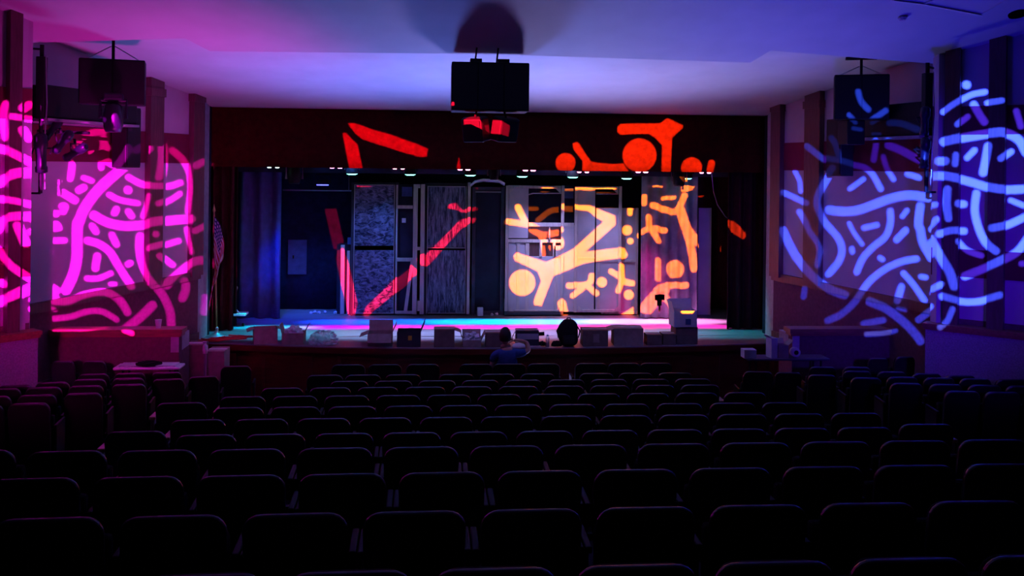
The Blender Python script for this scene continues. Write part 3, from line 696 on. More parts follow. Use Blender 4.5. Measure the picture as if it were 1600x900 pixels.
# ------------------------------------------------------------------ things on the stage edge
def lipy(px):
    py = 545-12*((px-735)/485)**2*(1 if px < 735 else .75); return at_z(px, py-.5, SZ).y
ANG = {}
def carton(px0, px1, py0, py1, label, m='card', rz=0, depth=.32, flaps='', back=.08, z0=SZ, y=None, hfill=None, name='cardboard_box', taper=0, group='boxes along the stage edge', cat='box'):
    y = y if y is not None else lipy((px0+px1)/2)+back
    a = at_y(px0, py1, y); b = at_y(px1, py1, y); wd = (b.x-a.x)/(math.cos(rz)+abs(math.sin(rz))*.4); h = max(.05, at_y((px0+px1)/2, py0, y).z-z0)
    r = empty(name, ((a.x+b.x)/2, y+depth/2, z0+.002), rz, label, cat, group); w2, d2 = wd/2, depth/2; t = .006
    top = 'c' in flaps
    bm = bmesh.new()
    box(bm, -w2, w2, -d2, -d2+t, 0, h); box(bm, -w2, w2, d2-t, d2, 0, h); box(bm, -w2, -w2+t, -d2+t, d2-t, 0, h); box(bm, w2-t, w2, -d2+t, d2-t, 0, h); box(bm, -w2+t, w2-t, -d2+t, d2-t, 0, t)
    link('box_body', bm, m, r)
    def flap(pts): link('flap', extr_poly(pts), m, r, solid=t)
    fw = .45*min(wd, depth)
    if 'c' in flaps:
        for s in (-1, 1): link('flap', B(-w2, w2, 0 if s > 0 else -d2, d2 if s > 0 else 0, h, h+t), m, r)
        link('tape', B(-w2-.001, w2+.001, -.025, .025, h+t, h+t+.002), 'paper', r)
    if 'b' in flaps: flap([(-w2, d2, h), (w2, d2, h), (w2, d2+.05, h+fw), (-w2, d2+.05, h+fw)])
    if 'f' in flaps: flap([(-w2, -d2, h), (w2, -d2, h), (w2-.01, -d2-.08, h-fw*.8), (-w2+.01, -d2-.08, h-fw*.8)])
    if 'l' in flaps: flap([(-w2, -d2, h), (-w2, d2, h), (-w2-fw*.8, d2, h+fw*-.3), (-w2-fw*.8, -d2, h+fw*-.3)])
    if 'L' in flaps: flap([(-w2, -d2, h), (-w2, d2, h), (-w2-.04, d2, h+fw), (-w2-.04, -d2, h+fw)])
    if 'r' in flaps: flap([(w2, -d2, h), (w2, d2, h), (w2+fw*.8, d2, h-fw*.3), (w2+fw*.8, -d2, h-fw*.3)])
    if 'R' in flaps: flap([(w2, -d2, h), (w2, d2, h), (w2+.07, d2, h+fw), (w2+.07, -d2, h+fw)])
    return r, wd, h
def extr_poly(pts):
    bm = bmesh.new(); bm.faces.new([bm.verts.new(p) for p in pts]); return bm
def crumple(name, c, sx, sy, sz, m, parent=None, seed=1, label=None, cat=None, amp=.35, sub=3):
    rnd = random.Random(seed); bm = bmesh.new(); bmesh.ops.create_icosphere(bm, subdivisions=sub, radius=1)
    for v in bm.verts:
        k = 1+rnd.uniform(-amp, amp)*.6; v.co = Vector((v.co.x*sx*k, v.co.y*sy*k, max(v.co.z, -.25)*sz*k))+Vector(c)
    o = link(name, bm, m, parent)
    if label: tag(o, label, cat)
    return o
carton(392, 431, 514, 541, 'open tan cardboard box with drooping flaps, leftmost on the stage edge', flaps='lr', rz=.25, depth=.3)
r, wd, h = carton(440, 474, 521, 541, 'open cardboard box stuffed with clear plastic wrap, second from the left on the stage edge', flaps='LR', depth=.3)
crumple('plastic_wrap', (r.location.x, r.location.y, SZ+h-.02), wd*.42, .12, .12, 'paper', seed=4, label='crumpled clear plastic wrap poking out of the second box', cat='plastic wrap')
MT['film'] = mat('clear_film', (.75, .78, .85), .15, .6, .05, 20, .6, 25, alpha=.42)
p = at_z(504, 541, SZ); crumple('plastic_bag', (p.x, p.y+.12, SZ+.06), .22, .12, .17, 'film', seed=6, label='crumpled clear plastic bag lying on the stage edge', cat='plastic bag', amp=.28, sub=4)
carton(574, 612, 522, 543, 'large open cardboard box with tall raised back flap near stage left', flaps='bRfl', depth=.36, m='card')
r, wd, h = carton(620, 657, 519, 543, 'dark open box with a small yellow label and raised side flap', flaps='R', depth=.36, m='flatd')
link('yellow_label', B(-.01, .05, -.186, -.181, h*.45, h*.75), 'label', r)
carton(678, 710, 516, 544, 'brown cardboard box with scuffed front and folded top, below the left brushed flat', m='cardd', flaps='cr', depth=.3)
r, wd, h = carton(723, 752, 532, 544, 'open box holding crumpled white paper, with its back raised', flaps='bLR', depth=.28)
crumple('crumpled_paper', (r.location.x, r.location.y-.04, SZ+h+.01), .13, .08, .10, 'paper', seed=9, label='crumpled white paper in the open box at stage centre', cat='paper', amp=.6)
carton(759, 790, 521, 544, 'low brown closed cardboard box at stage centre behind the seated person', m='cardd', flaps='c', depth=.28)
r, wd, h = carton(807, 842, 518, 541, 'dark case with pale front band and folding handle arms', m='flatd', flaps='c', depth=.26, name='equipment_case', cat='case')
link('front_band', B(-wd/2+.01, wd/2-.01, -.14, -.131, h*.5, h*.85), 'flat', r)
link('handle_arm', tube(bmesh.new(), [(-wd/2, 0, h), (-wd/2-.12, -.05, .04)], .006, 5), 'steel', r)
bm = tube(bmesh.new(), [(wd/2, 0, h*.75), (wd/2+.1, -.02, h*.78)], .03, 8); link('side_knob', bm, 'blk', r)
crumple('dark_cable_coil', (r.location.x+wd/2+.06, r.location.y-.05, SZ+.03), .07, .06, .05, 'blk', seed=12, label='small dark bundle beside the case on the stage edge', cat='cable')
bm = bmesh.new(); bmesh.ops.create_uvsphere(bm, u_segments=20, v_segments=10, radius=1)
p = at_z(811, 543, SZ)
for v in bm.verts: v.co = Vector((p.x+v.co.x*.12, p.y+.02+v.co.y*.10, SZ+max(v.co.z, 0)*.075))
tag(link('helmet', bm, 'cardw', smooth=True), 'white rounded cap lying behind the seated person on the stage edge', 'cap')
bm = bmesh.new(); p = at_z(833, 543, SZ); box(bm, p.x-.12, p.x+.13, p.y, p.y+.1, SZ, SZ+.025); tag(link('folded_paper', bm, 'pine', bevel=.01), 'flat pale folded paper beside the white cap', 'paper')
# bottle
p = at_z(856, 543, SZ); r = empty('water_bottle', (p.x, p.y+.06, SZ), 0, 'clear plastic bottle standing beside the black backpack', 'bottle')
link('bottle_body', lathe(bmesh.new(), [(.028, 0), (.032, .01), (.032, .11), (.028, .12), (.032, .13), (.030, .15), (.012, .18)], 18), 'film', r, smooth=True)
link('liquid', lathe(bmesh.new(), [(.026, .006), (.029, .012), (.029, .075)], 16), 'seat', r, smooth=True); link('cap', lathe(bmesh.new(), [(.014, .18), (.014, .20)], 14), 'paper', r)
# backpack
p = at_z(890, 544, SZ); r = empty('backpack', (p.x, p.y+.18, SZ), 0, 'large black backpack standing upright on the stage edge', 'backpack')
bm = bmesh.new(); bmesh.ops.create_uvsphere(bm, u_segments=24, v_segments=16, radius=1)
for v in bm.verts:
    q = v.co.copy(); z = (q.z+1)/2
    k = 1 if z < .5 else 1-.25*((z-.5)/.5)**2
    sx = math.copysign(abs(q.x)**.6, q.x); sy = math.copysign(abs(q.y)**.7, q.y)
    v.co = Vector((sx*.165*k+.01*math.sin(z*9), sy*.12, .44*(math.copysign(abs(q.z)**.75, q.z)+1)/2))
link('bag_body', bm, 'seatfab', r, smooth=True)
link('front_pocket', B(-.11, .11, -.155, -.09, .03, .20), 'seatfab', r, bevel=.03); link('haul_loop', tube(bmesh.new(), [(-.03, 0, .42), (-.02, 0, .46), (.03, 0, .46), (.04, 0, .42)], .009, 6), 'blk', r)
for s in (-1, 1): link('strap', tube(bmesh.new(), [(s*.15, 0, .32), (s*.19, -.02, .25), (s*.165, -.03, .14)], .011, 6), 'blk', r)
crumple('dark_pouch', (p.x-.20, p.y+.10, SZ+.035), .09, .06, .07, 'seatfab', seed=14, label='small dark pouch leaning on the left side of the backpack', cat='pouch', amp=.15)
r, wd, h = carton(911, 950, 517, 543, 'brown cardboard box with paper scraps on top, just right of the backpack', m='cardd', flaps='c', depth=.32)
link('front_label', B(-.04, .06, -.166, -.161, h*.25, h*.8), 'card', r)
carton(960, 1006, 514, 542, 'big tan box with its left flap drooping over the stage edge', m='card', flaps='cl', depth=.36, rz=-.05)
carton(1011, 1034, 524, 541, 'small brown box, left of the low pair right of the tan box', m='cardd', flaps='c', depth=.26)
carton(1036, 1056, 523, 541, 'small brown box, right of the low pair right of the tan box', m='cardd', flaps='c', depth=.26)
sy = lipy(1072)+.12
r, wd, h = carton(1057, 1090, 525, 541, 'dark carton at the bottom of the stack at stage right', m='cardd', flaps='c', depth=.34, y=sy, group='stack of cartons at stage right')
z = SZ+h+.01
r, wd, h = carton(1056, 1090, 512, 525, 'middle carton of the stack at stage right, dark sided', m='cardd', flaps='c', depth=.34, y=sy, z0=z, group='stack of cartons at stage right')
z += h+.01
r, wd, h = carton(1053, 1089, 486, 512, 'white carton with raised flap on top of the stack at stage right', m='cardw', flaps='Lb', depth=.34, y=sy-.02, z0=z, group='stack of cartons at stage right')
link('printed_mark', B(.0, .09, -.175, -.171, h*.15, h*.5), 'drape', r)
# jumble of cables on the stage at left
bm = bmesh.new(); rnd = random.Random(5)
for k in range(5):
    c = at_z(315+k*14, 540, SZ); pts = [(c.x+rnd.uniform(-.25, .25), c.y+.25+rnd.uniform(-.06, .2), SZ+.015+.012*(k+i % 3)) for i in range(9)]; tube(bm, pts, .012, 6)
tag(link('cable_pile', bm, 'red'), 'tangle of dark red cables on the stage left of the first box', 'cable')

# ------------------------------------------------------------------ flag
r = empty('flag_on_stand', (0, 0, 0), 0, 'American flag hanging on a pole at the left of the stage', 'flag')
fb = at_z(339, 525.5, SZ); fy = fb.y; ft = at_y(334.5, 331, fy)
link('pole', tube(bmesh.new(), [(fb.x, fy, SZ+.03), (ft.x, fy, ft.z)], .014, 10), 'gold', r, smooth=True)
link('stand', lathe(bmesh.new(), [(.17, 0), (.17, .012), (.09, .03), (.03, .07), (.022, .12), (.03, .14), (.015, .16)], 24, (fb.x, fy, SZ)), 'steel', r, smooth=True)
link('finial', lathe(bmesh.new(), [(.012, -.01), (.028, .02), (.02, .05), (.006, .10), (.002, .13)], 12, (ft.x, fy, ft.z)), 'gold', r, smooth=True)
fm = bpy.data.materials.new('flag_cloth'); fm.use_nodes = True; nt = fm.node_tree; bs = nt.nodes['Principled BSDF']; bs.inputs['Roughness'].default_value = .8
uv = nt.nodes.new('ShaderNodeUVMap'); sp = nt.nodes.new('ShaderNodeSeparateXYZ'); nt.links.new(uv.outputs[0], sp.inputs[0])
def mth(op, a, b=None, c=None):
    n_ = nt.nodes.new('ShaderNodeMath'); n_.operation = op
    for i, v in enumerate((a, b, c)):
        if v is None: continue
        if isinstance(v, (int, float)): n_.inputs[i].default_value = v
        else: nt.links.new(v, n_.inputs[i])
    return n_.outputs[0]
U, V_ = sp.outputs[0], sp.outputs[1]
stripe = mth('GREATER_THAN', mth('MODULO', mth('MULTIPLY', V_, 6.5), 1.0), .5)   # 13 stripes, first is red
canton = mth('MULTIPLY', mth('LESS_THAN', U, .4), mth('LESS_THAN', V_, 7/13))
fu = mth('SUBTRACT', mth('FRACT', mth('MULTIPLY', U, 15)), .5); fv = mth('SUBTRACT', mth('FRACT', mth('MULTIPLY', V_, 9.3)), .5)
star = mth('LESS_THAN', mth('ADD', mth('MULTIPLY', fu, fu), mth('MULTIPLY', fv, fv)), .075)
def mixc(f, a, b):
    n_ = nt.nodes.new('ShaderNodeMix'); n_.data_type = 'RGBA'; nt.links.new(f, n_.inputs[0])
    for i, v in ((6, a), (7, b)):
        if isinstance(v, tuple): n_.inputs[i].default_value = (*v, 1)
        else: nt.links.new(v, n_.inputs[i])
    return n_.outputs[2]
body = mixc(stripe, (.42, .02, .03), (.62, .60, .60)); cant = mixc(star, (.015, .02, .12), (.65, .65, .7))
nt.links.new(mixc(canton, body, cant), bs.inputs['Base Color'])
bm = bmesh.new(); uvl = bm.loops.layers.uv.new('UVMap'); NU, NV = 44, 30; gr = {}
for i in range(NU+1):
    for j in range(NV+1):
        u, v = i/NU, j/NV
        fall = u*1.02                                   # the fly drops almost straight down
        spread = .25*math.sin(min(u*1.5, 1)*PI*.5)*(1-.55*u)
        x = ft.x+.012+spread*(1-v*.35)+.035*math.sin(u*11+v*3)*u-(.16*v*u)
        yy = fy-.03+.06*math.sin(u*16+v*2.0)*(.3+u)-.03*v
        z = ft.z-.07-v*.62-fall*.85+.10*u*math.sin(v*5)
        gr[i, j] = bm.verts.new((x, yy, z))
for i in range(NU):
    for j in range(NV):
        f = bm.faces.new((gr[i, j], gr[i+1, j], gr[i+1, j+1], gr[i, j+1]))
        for lp, (a, b) in zip(f.loops, ((i, j), (i+1, j), (i+1, j+1), (i, j+1))): lp[uvl].uv = (a/NU, b/NV)
link('flag_cloth', bm, fm, r, smooth=True, solid=.003)
# cup on the left low wall
p = at_y(247, 513, KLY+.05); r = empty('paper_cup', (p.x, KLY+.06, KLZ), 0, 'small white cup standing on the left low wall', 'cup')
link('cup_body', lathe(bmesh.new(), [(.028, 0), (.030, .005), (.042, .10), (.039, .10), (.028, .008)], 18), 'cardw', r, smooth=True); link('rim', lathe(bmesh.new(), [(.041, .10), (.044, .102), (.044, .108), (.040, .108)], 18), 'cardw', r)

# ------------------------------------------------------------------ tables beside the stage
def table(px0, px1, pyt, y, label, m='endp', hd=.24):
    a, b = at_y(px0, pyt, y), at_y(px1, pyt, y); z = (a.z+b.z)/2; cx = (a.x+b.x)/2; fz = floor_z(cx, y); r = empty('folding_table', (cx, y, fz), 0, label, 'table', 'folding tables'); L = (b.x-a.x)/2; h = z-fz
    link('tabletop', B(-L, L, -hd, hd, h-.03, h), m, r, bevel=.01)
    for sx in (-1, 1):
        for s in (-1, 1): link('leg', tube(bmesh.new(), [(sx*(L-.12), s*hd*.8, .0+floor_z(cx+sx*(L-.12), y+s*hd*.8)-fz), (sx*(L-.12), s*hd*.85, h-.03)], .014, 8), 'iron', r)
    return r, z
tr, tz = table(182, 285, 571, 11.98, 'low table with papers in front of the left low wall', 'paper', .14)
for px, c, lab in ((205, 'paper', 'flat paper stack on the left end of the left table'), (262, 'paper', 'loose white papers on the right end of the left table')):
    p = at_y(px, 570, 11.98); tag(link('paper_stack', B(p.x-.12, p.x+.12, 11.88, 12.08, tz+.001, tz+.02), c), lab, 'papers')
p = at_y(232, 570, 11.98); crumple('folded_jacket', (p.x, 11.98, tz+.02), .16, .12, .035, 'seatfab', seed=21, label='dark crumpled jacket in the middle of the left table', cat='jacket', amp=.3)
MT['tabled'] = mat('dark_tabletop', (.10, .07, .12), .4, .4, .1, 10)
tr, tzr = table(1163, 1290, 557, 12.32, 'dark folding table at the right of the stage', 'tabled', .15)
carton(1163, 1182, 548, 556, 'small white box lying at the left end of the right table', m='cardw', flaps='c', y=12.20, z0=tzr, depth=.15, group='things on the right table')
r, wd, h = carton(1203, 1214, 529, 560, 'tall white paper bag standing on the right table', m='cardw', y=12.20, z0=tzr, depth=.14, flaps='L', rz=.2, group='things on the right table', name='paper_bag', cat='bag')
r, wd, h = carton(1216, 1232, 540, 558, 'open brown box with a raised flap beside the white paper bag', m='card', y=12.20, z0=tzr, depth=.16, flaps='bR', group='things on the right table')
p = at_y(1242, 556, 12.3); r = empty('tape_roll', (p.x, 12.3, tzr), 0, 'white rounded roll with a dark centre on the right table', 'roll')
link('roll', lathe(bmesh.new(), [(.03, -.05), (.06, -.05), (.065, 0), (.06, .05), (.03, .05)], 20, mtx=Matrix.Translation((0, 0, .065)) @ Matrix.Rotation(PI/2, 4, 'X')), 'cardw', r, smooth=True)
link('core', lathe(bmesh.new(), [(.001, -.052), (.032, -.052), (.032, .052), (.001, .052)], 16, mtx=Matrix.Translation((0, 0, .065)) @ Matrix.Rotation(PI/2, 4, 'X')), 'blk', r)
# cartons at left of the stage front
y = 12.9
fz = floor_z(at_y(300, 560, y).x, y)
r, wd, h = carton(289, 318, 553, 590, 'dark carton under a smaller one, left of the stage steps', m='cardd', flaps='c', y=y, z0=fz, depth=.34, group='cartons left of the stage front')
carton(289, 317, 540, 553, 'small carton on top of the dark one left of the stage steps', m='cardd', flaps='c', y=y, z0=fz+h+.01, depth=.3, group='cartons left of the stage front')
r, wd, h = carton(322, 350, 550, 590, 'tall pale carton with folded bag top beside the dark cartons', m='card', flaps='c', y=y-.05, z0=fz, depth=.34, group='cartons left of the stage front')
p = at_y(320, 548, y-.25); r = empty('spray_bottle', (p.x, y-.23, fz), 0, 'slim white spray bottle on a post beside the left cartons', 'bottle')
hb = p.z-fz
link('post', tube(bmesh.new(), [(0, 0, 0), (0, 0, hb-.04)], .02, 8), 'endp', r)
link('bottle_body', lathe(bmesh.new(), [(.03, -.04), (.035, 0), (.032, .06), (.012, .09)], 16, (0, 0, hb)), 'cardw', r, smooth=True); link('nozzle', B(-.03, .015, -.01, .01, hb+.09, hb+.12), 'cardw', r)
# side shelf right
tag(link('side_shelf', rect(1222, 533, 1268, 537, 13.6, .25), 'pine', bevel=.004), 'pale wooden board resting beside the right low wall', 'board')

# ------------------------------------------------------------------ theatre seats
def rounded(w0, w1, z0, z1, r, n_=5):
    pts = [(-w0/2, z0), (w0/2, z0)]
    for cx, s in ((w1/2-r, 1), (-w1/2+r, -1)):
        for k in range(n_+1):
            a = PI/2*k/n_ if s > 0 else PI/2+PI/2*k/n_
            pts.append((cx+r*math.cos(a), z1-r+r*math.sin(a)))
    return pts
def make_seat():
    r = empty('theater_seat', (0, 0, 0), 0, 'x', 'theater seat')
    tilt = Matrix.Translation((0, -.02, .35)) @ Matrix.Rotation(.16, 4, 'X') @ Matrix.Translation((0, 0, -.35))
    # back shell faces the camera (-y), cushion on the stage side
    bm = extr(bmesh.new(), rounded(.46, .49, .30, .885, .09), 'y', -.05, -.015)
    for v in bm.verts: v.co.y += .55*v.co.x**2*.4; v.co = tilt @ v.co
    link('back_shell', bm, 'seat', r, bevel=.012)
    bm = extr(bmesh.new(), rounded(.42, .44, .40, .855, .08), 'y', -.015, .05)
    for v in bm.verts: v.co.y += .55*v.co.x**2*.4; v.co = tilt @ v.co
    link('back_cushion', bm, 'seatfab', r, bevel=.02)
    bm = B(-.215, .215, .07, .15, .40, .70); link('seat_pan', bm, 'seatfab', r, bevel=.025)
    for s in (-1, 1):
        link('armrest', B(s*.259-.018, s*.259+.018, .0, .30, .60, .635), 'blk', r, bevel=.008)
    link('standard', (lambda bm: (box(bm, -.272, -.258, .02, .30, 0, .60), box(bm, .258, .272, .02, .30, 0, .60), box(bm, -.26, .26, .14, .18, .36, .40), bm)[-1])(bmesh.new()), 'iron', r)
    return r
proto = make_seat(); note_kids(proto); used = [False]
ORD = ['first', 'second', 'third', 'fourth', 'fifth', 'sixth', 'seventh', 'eighth', 'ninth', 'tenth', 'eleventh', 'twelfth', 'thirteenth', 'fourteenth', 'fifteenth', 'sixteenth']
def seat(x, y, z, rz, label, group, sx=1, sz=1):
    if not used[0]: o = proto; used[0] = True
    else: o = copy_tree(proto)
    o.location = (x, y, z); o.rotation_euler = (0, 0, rz); o.scale = (sx, 1, sz); o['label'] = label; o['group'] = group; o['category'] = 'theater seat'
    return o
def end_panel(x, y, z, label):
    r = empty('aisle_end_panel', (x, y, z), 0, label, 'seat end panel', 'aisle end panels')
    link('side_panel', B(-.018, .018, -.02, .40, 0, .62), 'endp', r, bevel=.01); link('armrest', B(-.035, .035, -.04, .44, .62, .655), 'armw', r, bevel=.012)
rows = [13.8, 12.95, 12.1, 11.25, 10.4, 9.55, 8.7, 7.9, 6.2, 5.4, 4.55, 3.72]
OFF = [0, 0, .13, -.23, -.17, -.25, .19, .235, -.09, .1, -.25, -.136]
for k, d in enumerate(rows):
    if k == 0: X = [at_y(px, 570, d).x for px in (545, 602, 661, 743, 795, 848, 922, 973, 1022)]
    elif k == 1: X = [at_y(px, 585, d).x for px in (509, 568, 630, 713, 776, 839, 930, 991, 1052)]
    else:
        xl = -2.68-(12.1-d)*.335; xr = 2.79+(12.1-d)*.18
        pl, pr = at_y(-60, 600, d).x, at_y(1660, 600, d).x
        nn = int((xr-xl)/.56); off = (xr-xl-nn*.56)/2
        X = [xl+off+.28+i*.56 for i in range(nn)]
        X = [x+OFF[k] for x in X if pl < x < pr]
        if d > 7:
            end_panel(X[0]-.30, d, floor_z(X[0]-.3, d), 'pale end panel with wooden armrest, left end of the %s center row' % ORD[k])
            end_panel(X[-1]+.30, d, floor_z(X[-1]+.3, d), 'pale end panel with wooden armrest, right end of the %s center row' % ORD[k])
    for i, x in enumerate(X):
        seat(x, d, floor_z(x, d), -x*.012, 'black theater seat, %s from the left in the %s row of the center block' % (ORD[i], ORD[k]), 'center block, %s row of seats' % ORD[k])
left_rows = [[96, 150, 206, 263, 320], [30, 87, 144, 204, 266], [10, 74, 139, 205], [-6, 64, 135], [-20, 52]]
right_rows = [[1228, 1281, 1334, 1387], [1280, 1334, 1388, 1442, 1494], [1348, 1404, 1461, 1517, 1573], [1410, 1471, 1531, 1590], [1496, 1558, 1620]]
def wall_gap(x, y, sgn):
    g_ = 9
    for a, b in (((NLC, NLE), (LA, LB2)) if sgn < 0 else ((NRC, NRE), (RA, RB2))):
        d = Vector((b[0]-a[0], b[1]-a[1])).normalized(); n_ = Vector((-d.y, d.x))*(-1 if sgn > 0 else 1); off = .16 if a in (NLC, NRC) else 0
        v = Vector((x-a[0], y-a[1])); k = v.dot(d); gg = v.dot(n_)-off
        if k > -.5 and not (a in (LA, RA) and y < 11.0): g_ = min(g_, gg)
    return g_
for side, rws, s in (('left', left_rows, -1), ('right', right_rows, 1)):
    for j, pxs in enumerate(rws):
        cnt = 0
        for px in sorted(pxs):
            y0 = (11.6 if s < 0 else 11.85)-.70*j
            x = at_y(px, 590, y0).x; y = y0-.25*(abs(x)-4.0); x = at_y(px, 590, y).x; k = 0
            while min(wall_gap(x+.2, y+.3, s), wall_gap(x-.2, y+.3, s), wall_gap(x-.2, y, s), wall_gap(x+.2, y, s)) < .06 and k < 12: y -= .05; x = at_y(px, 590, y).x; k += 1
            if k >= 12: continue
            seat(x, y, floor_z(x, y), (-.12*s) if s > 0 else .12, 'black theater seat, %s from the left in the %s visible row of the %s block' % (ORD[cnt], ORD[j], side), '%s block, %s row of seats' % (side, ORD[j]), .72, 1.0); cnt += 1
for px, y, nm in ((370, 12.6, 'black end seat at the front of the left block beside the cartons'),):
    x = at_y(px, 590, y).x; seat(x, y, floor_z(x, y), .1, nm, 'front corner seats', .8, 1.1)
x = at_y(1181, 590, 11.85).x; seat(x, 11.85, floor_z(x, 11.85), -.1, 'black end seat at the front of the right block before the dark table', 'front corner seats', .8, 1.12)
for px, py, lab in ((104, 559, 'left one of two tall seats before the left low wall'), (152, 559, 'right one of two tall seats before the left low wall'), (1366, 555, 'left one of two tall seats before the right low wall'), (1408, 553, 'right one of two tall seats before the right low wall')):
    y = 11.66 if px < 800 else 12.0
    x = at_y(px, py, y).x; tz_ = at_y(px, py, y).z; z = floor_z(x, y); seat(x, y, z, .06 if px < 800 else -.06, 'black theater seat, '+lab, 'tall seats before the low walls', .55, (tz_-z)/.885)

# ------------------------------------------------------------------ seated person
px_, yy_ = at_y(793, 570, 13.8).x, 13.8
pz = floor_z(px_, yy_)
r = empty('person', (px_, yy_, pz), 0, 'person in a blue short-sleeved shirt sitting in the front row, one arm raised', 'person')
def skinned(name, verts, edges, m, parent, root=0, sub=2):
    me = bpy.data.meshes.new(name); me.from_pydata([v[:3] for v in verts], edges, []); o = bpy.data.objects.new(name, me); C.objects.link(o); o.parent = parent
    o.modifiers.new('skin', 'SKIN')
    for i, v in enumerate(verts):
        rr = v[3] if isinstance(v[3], tuple) else (v[3], v[3]); me.skin_vertices[0].data[i].radius = rr; me.skin_vertices[0].data[i].use_root = (i == root)
    sd = o.modifiers.new('sub', 'SUBSURF'); sd.levels = sub; sd.render_levels = sub; me.materials.append(MT[m]); 
    return o
# body: one continuous skin from pelvis to head, arms, legs (facing the stage, +y)
bv = [(0, .12, .54, (.15, .11)), (0, .10, .70, (.14, .10)), (0, .09, .88, (.17, .11)), (0, .10, .99, (.10, .08)), (-.02, .12, 1.06, .052), (-.03, .13, 1.12, .058),
      (.18, .10, .97, .055), (.33, .11, 1.02, .045), (.30, .17, 1.13, .037), (.17, .17, 1.16, .030), (.10, .13, 1.17, .028),
      (-.19, .10, .95, .055), (-.23, .13, .76, .045), (-.17, .32, .66, .036), (-.15, .40, .65, .028),
      (.10, .18, .53, .085), (.12, .52, .55, .066), (.12, .56, .14, .045), (.12, .58, .05, .035), (.12, .70, .03, .03),
      (-.10, .18, .53, .085), (-.12, .52, .55, .066), (-.12, .56, .14, .045), (-.12, .58, .05, .035), (-.12, .70, .03, .03)]
be = [(0, 1), (1, 2), (2, 3), (3, 4), (4, 5), (3, 6), (6, 7), (7, 8), (8, 9), (9, 10), (3, 11), (11, 12), (12, 13), (13, 14), (0, 15), (15, 16), (16, 17), (17, 18), (18, 19), (0, 20), (20, 21), (21, 22), (22, 23), (23, 24)]
skinned('body', bv, be, 'skin', r)
sv = [(0, .12, .56, (.165, .125)), (0, .10, .70, (.155, .115)), (0, .09, .88, (.185, .125)), (0, .10, 1.00, (.11, .09)), (.19, .10, .975, .070), (.31, .11, 1.01, .062), (-.20, .10, .95, .070), (-.225, .12, .83, .062)]
skinned('shirt', sv, [(0, 1), (1, 2), (2, 3), (3, 4), (4, 5), (3, 6), (6, 7)], 'shirt', r)
tv = [(0, .12, .53, (.16, .12)), (.10, .18, .53, .10), (.12, .53, .55, .08), (.12, .56, .16, .06), (-.10, .18, .53, .10), (-.12, .53, .55, .08), (-.12, .56, .16, .06)]
skinned('trousers', tv, [(0, 1), (1, 2), (2, 3), (0, 4), (4, 5), (5, 6)], 'trousers', r)
# head with face towards the stage
bm = bmesh.new(); bmesh.ops.create_uvsphere(bm, u_segments=24, v_segments=18, radius=1)
for v in bm.verts:
    q = v.co; t = (1-q.z)/2
    wdt = .078*(1-.25*max(0, t-.55)*2); dep = .098*(1-.15*max(0, t-.5)*2)
    x, y, z = q.x*wdt, q.y*dep, q.z*.125
    if q.y > .75: y += .022*math.exp(-((q.x/.16)**2))*math.exp(-(((q.z+.12)/.16)**2))     # nose
    if q.y > .5: y -= .008*math.exp(-(((abs(q.x)-.38)/.16)**2))*math.exp(-(((q.z-.06)/.10)**2))   # eye sockets
    if q.y > .5: y += .006*math.exp(-((q.x/.25)**2))*math.exp(-(((q.z+.45)/.08)**2))      # lips
    if q.y > .3: y += .010*math.exp(-((q.x/.3)**2))*math.exp(-(((q.z+.85)/.15)**2))       # chin
    v.co = Vector((x-.03, y+.14, z+1.225))
hd = link('head', bm, 'skin', r, smooth=True)
for s in (-1, 1):
    bm = bmesh.new(); bmesh.ops.create_uvsphere(bm, u_segments=12, v_segments=8, radius=1)
    for v in bm.verts: v.co = Vector((v.co.x*.011-.03+s*.079, v.co.y*.018+.13, v.co.z*.032+1.215))
    link('ear', bm, 'skin', hd, smooth=True)
    bm = bmesh.new(); bmesh.ops.create_uvsphere(bm, u_segments=10, v_segments=8, radius=.010)
    for v in bm.verts: v.co += Vector((-.03+s*.030, .14+.086, 1.232))
    link('eye', bm, 'paper', hd, smooth=True)
bm = bmesh.new(); bmesh.ops.create_uvsphere(bm, u_segments=24, v_segments=18, radius=1)
kill = [v for v in bm.verts if (v.co.y > .35 and v.co.z < .45) or v.co.z < -.62]
bmesh.ops.delete(bm, geom=kill, context='VERTS')
for v in bm.verts: v.co = Vector((v.co.x*.088-.03, v.co.y*.110+.132, v.co.z*.135+1.235))
link('hair', bm, 'hair', r, smooth=True, solid=.006)
def hand(parent, wrist, d, up, side):
    d = Vector(d).normalized(); up = Vector(up); s = d.cross(up).normalized()*side; up = s.cross(d)*side; wv = Vector(wrist)
    V = lambda a, b, c, rr: (*(wv+d*a+s*b+up*c), rr)
    vs = [V(0, 0, 0, .024), V(.05, 0, .0, (.036, .014))]; ed = [(0, 1)]
    for k, (b, L) in enumerate(((-.028, .060), (-.010, .070), (.010, .066), (.027, .052))):
        i = len(vs); vs += [V(.085, b, .0, .0095), V(.085+L*.5, b*1.1, -.006, .0085), V(.085+L*.92, b*1.12, -.026, .0075)]; ed += [(1, i), (i, i+1), (i+1, i+2)]
    i = len(vs); vs += [V(.035, -.040, -.008, .011), V(.065, -.060, -.018, .009)]; ed += [(0, i), (i, i+1)]
    skinned('hand', vs, ed, 'skin', parent, 0, 1)
hand(r, (.10, .13, 1.18), (-1, -.15, .25), (0, -.6, .8), 1)
hand(r, (-.15, .40, .65), (.1, 1, -.1), (0, 0, 1), -1)

